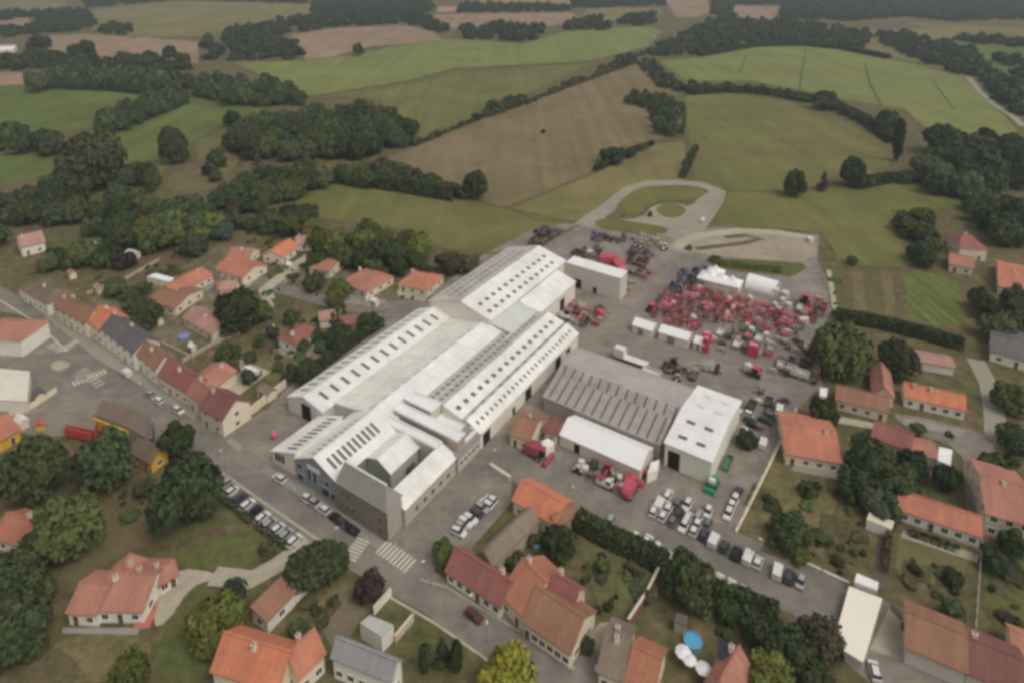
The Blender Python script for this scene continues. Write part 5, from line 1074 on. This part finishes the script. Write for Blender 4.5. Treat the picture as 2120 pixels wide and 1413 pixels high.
def mach_rows(name, poly, du, dv, kinds, pal, kp=.95, sc=.85, uj=.22):
    P = [G(*p) for p in poly]; q = [((p.x-ORI.x)*CA+(p.y-ORI.y)*SA, -(p.x-ORI.x)*SA+(p.y-ORI.y)*CA) for p in P]
    u0, u1 = min(a for a, b in q), max(a for a, b in q); v0, v1 = min(b for a, b in q), max(b for a, b in q); v = v0+dv/2; row = 0
    while v < v1:
        u = u0+du/2; i = 0; items = []
        while u < u1:
            if inpoly(u, v, q) and random.random() < kp: items.append((u+random.uniform(-uj, uj)*du, v+random.uniform(-.12, .12)*dv))
            u += du
        if items:
            for i, (a, b) in enumerate(items):
                k = random.choice(kinds); c = random.choice(ALT.get(pal, [pal])) if random.random() < .94 else random.choice(['white', 'dark', 'red'])
                p = W(a, b, .03); copy_thing(PR[k], p, AX+math.pi/2+random.uniform(-.15, .15)+random.choice([0, math.pi]), f"{c} {NMS.get(k, k)}, {ordn(i)} from left, {ORD[row]} row, {name}", 'machines of the '+name, MC[c], (sc, sc, sc*random.uniform(.85, 1.15)))
            row += 1
        v += dv
mach_rows('dense block of red machines', [(1345,655),(1352,632),(1385,605),(1440,596),(1560,628),(1650,655),(1640,692),(1570,694),(1500,672),(1470,668),(1430,690),(1380,680)], 2.2, 2.6, ['cultivator', 'rake', 'rake', 'baler', 'mower'], 'red', .97, .84)
mach_rows('blue tractors by the white tents', [(1378,602),(1418,562),(1470,554),(1470,585),(1430,610)], 2.7, 3.2, ['tractor', 'mower'], 'blue', .9)
mach_rows('faded machines, right yard corner', [(1645,640),(1655,622),(1712,618),(1714,652),(1690,668),(1650,672)], 2.4, 2.7, ['cultivator', 'rake', 'trailer', 'mower'], 'faded', .97)
mach_rows('trailers before the yellowish tree', [(1580,735),(1600,700),(1695,715),(1702,782),(1688,800),(1610,780)], 3.2, 3.4, ['trailer', 'cultivator', 'mower', 'cultivator'], 'mix', .93)
mach_rows('machines right of the red tower', [(1475,725),(1480,688),(1660,678),(1690,705),(1600,722),(1560,735)], 2.9, 3.4, ['cultivator', 'trailer', 'rake', 'baler'], 'varied', .78)
mach_rows('behind the biggest hall', [(1095,500),(1125,470),(1165,474),(1160,492),(1130,514)], 2.6, 3.0, ['cultivator', 'mower', 'tractor'], 'dark', .95)
mach_rows('line below the grass islands', [(1222,500),(1225,484),(1292,492),(1296,510)], 2.3, 2.8, ['cultivator', 'mower'], 'dark', .97)
mach_rows('upper right yard corner', [(1306,512),(1310,492),(1372,492),(1378,518)], 2.7, 3.2, ['tractor', 'trailer', 'mower'], 'light', .9)
mach_rows('middle of the upper yard', [(1180,546),(1188,520),(1245,514),(1252,545)], 2.7, 3.4, ['cultivator', 'mower', 'trailer'], 'dark', .85)
mach_rows('right of the red combines', [(1296,548),(1302,518),(1350,522),(1348,556)], 2.8, 3.2, ['trailer', 'mower', 'cultivator'], 'dark', .9)
mach_rows('small machines beside the avenue', [(1296,590),(1302,560),(1345,552),(1342,582)], 2.7, 3.2, ['cultivator', 'mower'], 'faded', .8)
mach_rows('foot of the crossways hall', [(1186,652),(1190,625),(1245,640),(1250,668),(1212,686)], 2.6, 3.2, ['cultivator', 'mower', 'telehandler'], 'faded', .88)
mach_rows('small machines by the lean-to hall', [(1120,690),(1150,668),(1170,690),(1150,700)], 3.6, 4.4, ['cultivator', 'mower'], 'mix', .6)
mach_rows('before the long marquee', [(1198,975),(1206,955),(1290,985),(1318,1005),(1318,1030),(1270,1020)], 2.4, 2.7, ['cultivator', 'mower', 'tractor', 'baler', 'cultivator'], 'faded', .95)
mach_rows('behind the far ribbed hall', [(1385,790),(1388,752),(1444,758),(1444,778),(1410,800)], 2.9, 3.4, ['cultivator', 'tractor', 'trailer'], 'mix', .88)
mach_rows('implements by the right fence', [(1556,880),(1562,812),(1625,830),(1610,872),(1580,905)], 2.9, 3.6, ['trailer', 'cultivator', 'mower'], 'dark', .85)
mach('combine', 1262, 548, AX+.4, 'red', 'large red combine harvester behind the white crossways hall', None, 1.25); mach('combine', 1280, 560, AX+2.4, 'red', 'second red combine harvester nearest the white crossways hall', None, 1.15)
mach('combine', 1283, 604, AA, 'red', 'red harvester at the end of the white crossways hall', None, .85); mach('baler', 1242, 652, AX, 'red', 'single red baler beside the avenue', None, 1.1)
mach('combine', 1110, 938, AX, 'deep red', 'dark red harvester standing before the cottage', None, .85); mach('combine', 1305, 1012, AA, 'red', 'red harvester with white parts at the right end of the marquee', None, .8)
mach('tractor', 1327, 975, AX, 'red', 'bright red tractor at the right corner of the marquee', None, 1.1); mach('trailer', 1252, 1000, AX, 'white', 'white trailer among the machines before the marquee', None, .8)
for i, (x, y) in enumerate([(1204,958),(1212,970),(1285,990),(1300,1000),(1290,1008)]): mach('bale', x, y, 0, 'white', f'white wrapped round bale, {ORD[i]} from the left before the long marquee', 'bales before the long marquee', 1.2)
for i, (x, y) in enumerate([(1606,606),(1626,612),(1620,622),(1633,632),(1604,632),(1612,640),(1556,683),(1587,694),(1553,618),(1660,664),(1668,663)]): mach('bale', x, y, 0, 'white', f'white wrapped bale stack, {ORD[i]} on the way down from the white tunnel', 'white bales below the tunnel', 1.9 if i < 2 else 1.4)
mach('telehandler', 1170, 657, AX, 'white', 'white loader between the lean-to hall and the outer hall', None, 1.2); mach('telehandler', 1392, 760, AX+.3, 'dark', 'dark grey loader behind the far ribbed hall', None, 1.3)
mach('trailer', 1350, 775, AX, 'white', 'white machine on the roof edge side of the far ribbed hall', None, 1.2); mach('baler', 1550, 765, AX, 'white', 'white round machine beside the red tower in the yard', None, 1.1); mach('tractor', 1565, 772, AA, 'red', 'red tractor next to the white round machine', None, 1.2)
mach('tractor', 1668, 622, AA, 'red', 'bright red tractor in the right corner of the yard', None, 1.3); mach('tractor', 1350, 640, AA, 'red', 'bright red tractor at the left tip of the red block', None, 1.2)
for i, (x, y) in enumerate([(1461,762),(1472,763),(1484,768)]): mach('mower', x, y, AX, ['white', 'white', 'dark'][i], f"{['white', 'pale', 'dark'][i]} folding mower in the middle of the empty yard", 'lone mowers', 1)
for i, (x, y) in enumerate([(1684,725),(1630,764),(1655,776)]): mach('trailer', x, y, AX, 'white', f'{ORD[i]} white topped trailer down the right yard edge', 'white trailers', 1.2)
# green forage harvester beside the white building
t = thing('forage_harvester', 'green and white harvester beside the bright white building', 'harvester', G(1476,1004), AA); t.scale = (.72, .72, .72); GN = FIX('machine_green', (44,112,78), raw=False, rough=.5)
loft([(-2.6, 1.2, 1.0, .9, 2.6), (1.2, 1.3, 1.1, .8, 2.8), (2.0, 1.1, .8, .8, 2.0)], 'body', GN, t); mb = MB(); mb.box(-4.6, -2.9, -1.7, 1.7, .3, 1.6, 0, .3, .1); mb.build('header', GN, t); mb = MB(); mb.box(-2.4, -.8, -.9, .9, 2.5, 3.6, 0, .15, .1); mb.build('cab', WHITE, t)
for x, k in ((-1.6, 'rear'), (1.4, 'front')):
    for y in (-1.35, 1.35): mk('wheel', WH[k], t, (x, y, .85 if k == 'rear' else .55))
t = thing('skip', 'long dark green skip behind the green harvester', 'skip', G(1506,962), AA); t.scale = (.8, .7, .6); mb = MB(); mb.box(-3, 3, -1.1, 1.1, .15, .3)
for q in ((-3, 3, -1.1, -1.0), (-3, 3, 1.0, 1.1), (-3, -2.9, -1, 1), (2.9, 3, -1, 1)): mb.box(q[0], q[1], q[2], q[3], .3, 1.7)
mb.build('tub', FIX('skip_green', (74,104,78)), t)
# long truck; a dark box under its bed stands in for the shadow
t = thing('low_loader', 'white lorry with long low bed parked by the avenue', 'lorry', W(12.6, 80.5), AX)
mb = MB(); mb.box(0, 9.5, 0, 2.5, .9, 1.2); mb.build('bed', WHITE, t); mb = MB(); mb.box(-.6, 2.6, .05, 2.45, 1.25, 3.6, 0, .15, .1); mb.build('cab', WHITE, t); mb = MB(); mb.box(.3, 9.4, .1, 2.3, .25, .88); mb.build('under_bed_shade', DARK, t)
for x in (.6, 6.8, 8.2):
    for y in (.2, 2.3): mk('wheel', WH['trailer'], t, (x, y, .45))
# show tents
def tent(label, a, b, dep, he, hr, wallc=(176,170,160), name='marquee'):
    A, B = G(*a), G(*b); d = B-A; L = d.length; t = thing(name, label, 'marquee', A, math.atan2(d.y, d.x)); mb = MB(); n = len(mb.v)
    pts = [(0, 0), (dep, 0), (dep, he), (dep/2, hr), (0, he)]; mb.v = [(.08, y, z) for y, z in pts]+[(L-.08, y, z) for y, z in pts]; mb.f = [(4, 3, 2, 1, 0), (5, 6, 7, 8, 9)]+[(i, (i+1) % 5, 5+(i+1) % 5, 5+i) for i in range(5)]; mb.m = [0]*7; mb.build('side_walls', FIX('show_tent_wall', wallc, amp=.05), t)
    mb = MB(); e = .2
    mb.hexa([(0, -e, he-.1), (L, -e, he-.1), (L, dep/2, hr+.05), (0, dep/2, hr+.05), (0, -e, he), (L, -e, he), (L, dep/2, hr+.13), (0, dep/2, hr+.13)]); mb.hexa([(0, dep/2, hr+.05), (L, dep/2, hr+.05), (L, dep+e, he-.1), (0, dep+e, he-.1), (0, dep/2, hr+.13), (L, dep/2, hr+.13), (L, dep+e, he), (0, dep+e, he)]); mb.build('canopy', TENT, t)
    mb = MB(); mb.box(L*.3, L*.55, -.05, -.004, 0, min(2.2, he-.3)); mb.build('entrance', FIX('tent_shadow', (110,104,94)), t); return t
tent('white show tent at the left end of the row by the avenue', (1308,688), (1350,702), 4.5, 2.8, 4.0); tent('longer white show tent in the middle of the row by the avenue', (1362,703), (1424,722), 4.5, 2.8, 4.0)
tent('short white show tent at the right end of the row, beside the red tower', (1434,722), (1458,730), 3.6, 2.5, 3.5)
def pagoda(px, py, s, h, lab, col=None, nm='pagoda_tent'):
    t = thing(nm, lab, 'tent', G(px, py), AX); mb = MB(); mb.box(-s, s, -s, s, 0, h*.45); mb.build('side_walls', FIX('show_tent_wall', (176,170,160)), t); mb = MB(); k = s*1.06; z = h*.45+.02
    b = [(-k, -k, z), (k, -k, z), (k, k, z), (-k, k, z)]; m_ = [(x*.3, y*.3, z+(h-z)*.45) for x, y, _ in b]
    for i in range(4): j = (i+1) % 4; mb.poly([b[i], b[j], m_[j], m_[i]]); mb.poly([m_[i], m_[j], (0, 0, h)])
    mb.build('canopy', col or TENT, t); return t
for i, (x, y, s_) in enumerate([(1468,584,3.4),(1492,590,3.2),(1515,596,3.0),(1480,574,2.8)]): pagoda(x, y, s_, 5.0, ['leftmost', 'second', 'right hand', 'rear'][i]+' white peaked tent beside the white tunnel')
t = thing('polytunnel', 'white barrel shaped tunnel tent at the far side of the red machines', 'tunnel', G(1541,596), AX-.05); mb = MB(); n = 14; Lr = 10.0; rr = 3.6
for i in range(n):
    a, b = math.pi*i/n, math.pi*(i+1)/n; mb.poly([(0, 4-4*math.cos(a), rr*math.sin(a)), (0, 4-4*math.cos(b), rr*math.sin(b)), (Lr, 4-4*math.cos(b), rr*math.sin(b)), (Lr, 4-4*math.cos(a), rr*math.sin(a))][::-1])
mb.build('skin', TENT, t); mb = MB()
for x in (.05, Lr-.05): mb.poly([(x, 4-4*math.cos(math.pi*i/n), rr*math.sin(math.pi*i/n)) for i in range(n+1)])
mb.build('end_wall', FIX('tunnel_end', (150,150,138)), t)
def red_tower(px, py, h, lab, w_=1.0):
    t = thing('banner_tower', lab, 'banner', G(px, py), AX); mb = MB(); mb.box(-w_, w_, -w_*.8, w_*.8, 0, h, 0, .25, .2); mb.build('cover', FIX('banner_red', (150,56,72)), t); mb = MB(); mb.box(-w_*.7, w_*.7, -w_*.5, w_*.5, h, h+.4); mb.build('cap', FIX('banner_pink', (176,110,118)), t)
red_tower(1460, 728, 4.4, 'tall red banner tower at the right end of the show tents'); red_tower(1463, 706, 2.6, 'shorter red banner block behind the tall red tower', 1.4); red_tower(1558, 735, 3.4, 'square red cabin in the middle of the yard', 1.6)
# ---------------------------------------------------------------- walls, fences, garden things
def wall_line(label, pts, h, th, m, name='garden_wall', cat='wall', cap=True):
    P = [G(*p) for p in pts]; t = thing(name, label, cat, P[0])
    for i in range(len(P)-1):
        e = (P[i+1]-P[i]).normalized()*th*.5 if i else Vector(); slab(t, P[i]+e, P[i+1], -.1, h, th, m, 'wall_section')
        if cap: slab(t, P[i]+e, P[i+1], h, h+.08, th+.1, FIX('wall_cap', (170,162,148)), 'coping')
    return t
wall_line('long cream garden wall between the corner house and the left hall', [(486,886),(540,842),(592,800)], 2.2, .35, WALL['cream'])
wall_line('white garden wall by the street below the brown outbuilding', [(612,1248),(650,1210),(684,1180)], 1.6, .3, WALL['white']); wall_line('short white garden wall left of the pale porch', [(774,1272),(810,1232)], 1.7, .3, WALL['white'])
wall_line('pinkish wall in front of the grey metal roofed house', [(818,1330),(856,1284)], 1.5, .35, WALL['pink']); wall_line('red tiled garden wall between the mossy garden and the dark tree', [(1300,1298),(1338,1240),(1372,1172)], 1.8, .4, ROOF['red'])
wall_line('low concrete wall beside the vivid orange long house', [(1014,968),(1056,996)], 1.3, .6, WALL['grey']); wall_line('white wall beside the lane near the small red roof', [(757,628),(770,604)], 1.8, .3, WALL['white'])
wall_line('pale wall in front of the white flat roofed building at left', [(20,862),(60,850),(118,812)], 1.6, .3, WALL['cream']); wall_line('long cream street wall above the parked white car at the bottom', [(1232,1388),(1258,1404),(1280,1420)], 1.3, .3, WALL['cream'])
wall_line('concrete kerb wall along the lower edge of the works car park', [(1665,1166),(1700,1183),(1758,1210)], .6, .5, WALL['grey'], cap=False)
wall_line('low pale concrete wall under the long yard fence', [(1649,848),(1601,947),(1556,1039),(1523,1103)], .5, .35, WALL['cream'], cap=False)
def fence(label, pts, h=1.5, step=2.6, m=None, name='fence'):
    P = [G(*p) for p in pts]; t = thing(name, label, 'fence', P[0]); m = m or FIX('fence_metal', (140,136,124))
    for i in range(len(P)-1):
        d = P[i+1]-P[i]; L = d.length; d.normalize(); n = Vector((-d.y, d.x, 0)); mb = MB()
        for z in (.2, h*.6, h-.08):
            a, b = P[i]-P[0], P[i+1]-P[0]; q = [a-n*.03, b-n*.03, b+n*.03, a+n*.03]; mb.hexa([(p.x, p.y, z) for p in q]+[(p.x, p.y, z+.09) for p in q])
        mb.build('rails', m, t); k = max(1, int(L/step)); mb = MB(); mb.box(-.06, .06, -.06, .06, 0, h); me = mb.mesh('post', [m])
        for j in range(min(k, 60)): c = P[i]-P[0]+d*(L*(j+.5)/k); mk('post', me, t, (c.x, c.y, 0))
fence('long pale fence along the right side of the yard', [(1648,850),(1600,948),(1555,1040),(1522,1104)], 1.9); fence('fence at the far side of the yard by the crop strips', [(1690,545),(1716,600),(1722,640)], 1.6)
fence('garden fence right of the long white house going down', [(2032,1120),(2018,1320)], 1.6); fence('wooden fence in the garden at the lower right edge', [(2022,1255),(2120,1290)], 1.2, m=FIX('fence_wood', (104,96,66)))
fence('field fence along the edge of the test track', [(1500,398),(1462,462),(1445,482)], 1.1); fence('garden fence above the long low house', [(1905,1250),(1935,1262),(2005,1285)], 1.3, m=FIX('fence_wood', (104,96,66)))
def pool(label, px, py, rad, watc, rimc=(190,196,196)):
    t = thing('round_pool', label, 'pool', G(px, py)); mb = MB(); n = 28
    for i in range(n):
        a, b = 6.2832*i/n, 6.2832*(i+1)/n; f = lambda r_, an, z: (r_*math.cos(an), r_*math.sin(an), z)
        mb.poly([f(rad, a, 0), f(rad, b, 0), f(rad, b, 1.0), f(rad, a, 1.0)]); mb.poly([f(rad, a, 1.0), f(rad, b, 1.0), f(rad-.15, b, 1.0), f(rad-.15, a, 1.0)])
    mb.build('rim', FIX('pool_rim', rimc), t); mb = MB(); mb.poly([((rad-.15)*math.cos(6.2832*i/n), (rad-.15)*math.sin(6.2832*i/n), .85) for i in range(n)]); mb.build('water', FIX('pool_water_'+str(px), watc, rough=.1, spec=.5, amp=.2, fine=1.2), t)
pool('large round blue pool with bright water at the bottom of the photo', 1434, 1333, 1.6, (72,138,172), (104,128,150)); pool('small pale blue round pool behind the shop block', 1111, 1132, 1.0, (128,166,180)); pool('blue pool in the left gardens beside the dusty pink roof', 380, 700, 1.6, (104,118,168), (150,160,180))
for i, (x, y, s_) in enumerate([(1411,1362,1.35),(1424,1378,1.15),(1452,1396,1.3)]):
    t = thing('parasol', ['white parasol nearest the round blue pool', 'white parasol in the middle of the terrace', 'white parasol rightmost at the bottom edge'][i], 'parasol', G(x, y, 0)+Vector((0, -.6, 0))); mb = MB(); n = 8; b = [(s_*math.cos(6.2832*k/n), s_*math.sin(6.2832*k/n), 2.2) for k in range(n)]
    for k in range(n): mb.poly([b[k], b[(k+1) % n], (0, 0, 2.8)]); mb.poly([(p[0]*.97, p[1]*.97, p[2]-.12) for p in (b[(k+1) % n], b[k])]+[b[k], b[(k+1) % n]])
    mb.build('canopy', TENT, t); mb = MB(); mb.cyl((0, 0, 0), (0, 0, 1), .04, 2.75, 6); mb.build('pole', STEEL, t)
t = thing('tarpaulin_frame', 'blue and white tarpaulin in the dark garden left of the plain white roof', 'tarpaulin', G(1606,1340), R(-30)); mb = MB(); mb.box(0, 2.6, 0, 1.2, .9, 1.0); mb.build('sheet', FIX('tarp', (150,160,186)), t); mb = MB()
for x in (.1, 2.5):
    for y in (.1, 1.1): mb.box(x-.04, x+.04, y-.04, y+.04, 0, .9)
mb.build('legs', STEEL, t)
t = thing('playground_house', 'small yellow and red play stand on the paving left of the red shop', 'play stand', G(85,888), R(20)); mb = MB(); mb.box(-1, 1, -.6, .6, 0, 1.6); mb.build('walls', FIX('play_yellow', (170,150,60)), t); mb = MB(); mb.prism([(-1.2, 1.6), (0, 2.4), (1.2, 1.6)], -.8, .8); mb.build('roof', FIX('play_red', (160,80,70)), t)
t = thing('inflatable', 'small red balloon sign on the forecourt left of the front halls', 'balloon', G(568,908)); mb = MB()
for k in range(6): z0 = .3+.3*k; mb.cyl((0, 0, z0), (0, 0, 1), .35+.35*math.sin(math.pi*k/6), .3, 10, 0, .35+.35*math.sin(math.pi*(k+1)/6))
mb.build('skin', FIX('balloon_red', (186,84,104)), t)
def lamp(px, py, lab, h=6):
    t = thing('street_lamp', lab, 'street lamp', G(px, py), R(random.uniform(0, 360))); mb = MB(); mb.cyl((0, 0, 0), (0, 0, 1), .08, h, 8, 0, .05); mb.cyl((0, 0, h-.05), (1, 0, .15), .04, 1.2, 6); mb.build('pole', STEEL, t); mb = MB(); mb.box(1.0, 1.7, -.15, .15, h+.08, h+.22, 0, .05, .03); mb.build('lamp_head', FIX('lamp_head', (170,168,160)), t)
for x, y, l in ((893,1213,'street lamp on the corner opposite the office'),(962,1297,'street lamp by the street left of the dark conifers'),(1008,1330,'street lamp above the yellow-green tree'),(715,1140,'street lamp beside the lower crosswalk'),(470,985,'street lamp at the upper end of the parked car row'),(300,828,'street lamp at the junction by the crosswalks'),(1016,985,'street lamp on the side road corner'),(1185,1068,'street lamp by the dark hedge end'),(1555,1160,'street lamp behind the long car row')): lamp(x, y, l)
for i, (x, y) in enumerate([(610,1014),(602,1007),(760,1118),(820,1128)]):
    t = thing('bollard', ['first','second','third','fourth'][i]+' white bollard along the street front of the works, from the left', 'bollard', G(x, y), 0, 'bollards'); mb = MB(); mb.cyl((0, 0, 0), (0, 0, 1), .12, .9, 8); mb.build('post', WHITE, t)
# laundry, benches and heaps in the gardens: small shrubs and vegetable beds scattered per garden
GC = [0]
def shrubs(poly, n, name, cols=('mid', 'brown', 'dark', 'grey')):
    P = scatter(poly, 3.2, .6); random.shuffle(P); P = sorted(P[:int(n*.8)], key=lambda p: p.x/p.y)
    for i, p in enumerate(P): c = random.choice(cols); add_tree(p, random.choice([.5, .8, 1.2, 2.2])*random.uniform(.8, 1.3), random.uniform(.6, 2.0), 'bush', c, f"{TONE[c]} bush, {ordn(i)} from the left, {name}", 'bushes of the '+name)
shrubs([(1200,1120),(1360,1185),(1320,1250),(1240,1280),(1200,1180)], 16, 'mossy garden'); shrubs([(1560,1060),(1645,980),(1700,1010),(1700,1180),(1600,1140)], 14, 'dry garden by the yard fence'); shrubs([(1720,1000),(1780,1060),(1800,1180),(1720,1190)], 14, 'garden left of the pale garden building')
shrubs([(1860,1150),(2000,1190),(1990,1250),(1860,1220)], 18, 'worn lawn garden'); shrubs([(500,740),(620,660),(780,660),(640,790),(560,800)], 44, 'gardens left of the long hall'); shrubs([(180,600),(200,560),(300,520),(440,500),(330,660),(300,640)], 60, 'gardens behind the street houses')
shrubs([(1400,1220),(1560,1260),(1660,1330),(1480,1320)], 16, 'dark garden beside the side road'); shrubs([(620,1260),(700,1200),(740,1230),(660,1300)], 10, 'garden beside the white wall'); shrubs([(2050,1160),(2120,1160),(2120,1300),(2050,1280)], 9, 'garden at the right edge')
shrubs([(500,530),(520,470),(700,560),(860,620),(760,640),(600,600),(480,640)], 60, 'gardens of the crescent villas'); shrubs([(220,1020),(320,960),(330,1020),(260,1080)], 12, 'garden between the dark trees'); shrubs([(1880,860),(1990,890),(1980,980),(1900,930)], 6, 'corner by the lane')
shrubs([(1720,560),(1745,560),(1745,650),(1722,650)], 8, 'verge left of the crop strips'); shrubs([(890,560),(960,520),(1000,530),(900,600)], 9, 'scrub beside the biggest hall', ('brown', 'dark'))
for t in HIDE:
    for c in list(t.children):
        bpy.data.objects.remove(c)
    bpy.data.objects.remove(t)
# ---------------------------------------------------------------- air
hz = MB(); hz.box(-3500, 3500, -320, 6000, -1.5, 123); hm = bpy.data.materials.new('air'); hm.use_nodes = True; hn = hm.node_tree; hn.nodes.clear()
ho = hn.nodes.new('ShaderNodeOutputMaterial'); hv = hn.nodes.new('ShaderNodeVolumePrincipled'); hv.inputs['Density'].default_value = .00021; hv.inputs['Color'].default_value = (.72, .84, .95, 1); hv.inputs['Anisotropy'].default_value = .2
hn.links.new(hv.outputs[0], ho.inputs['Volume']); tag(hz.build('haze', hm), kind='stuff')
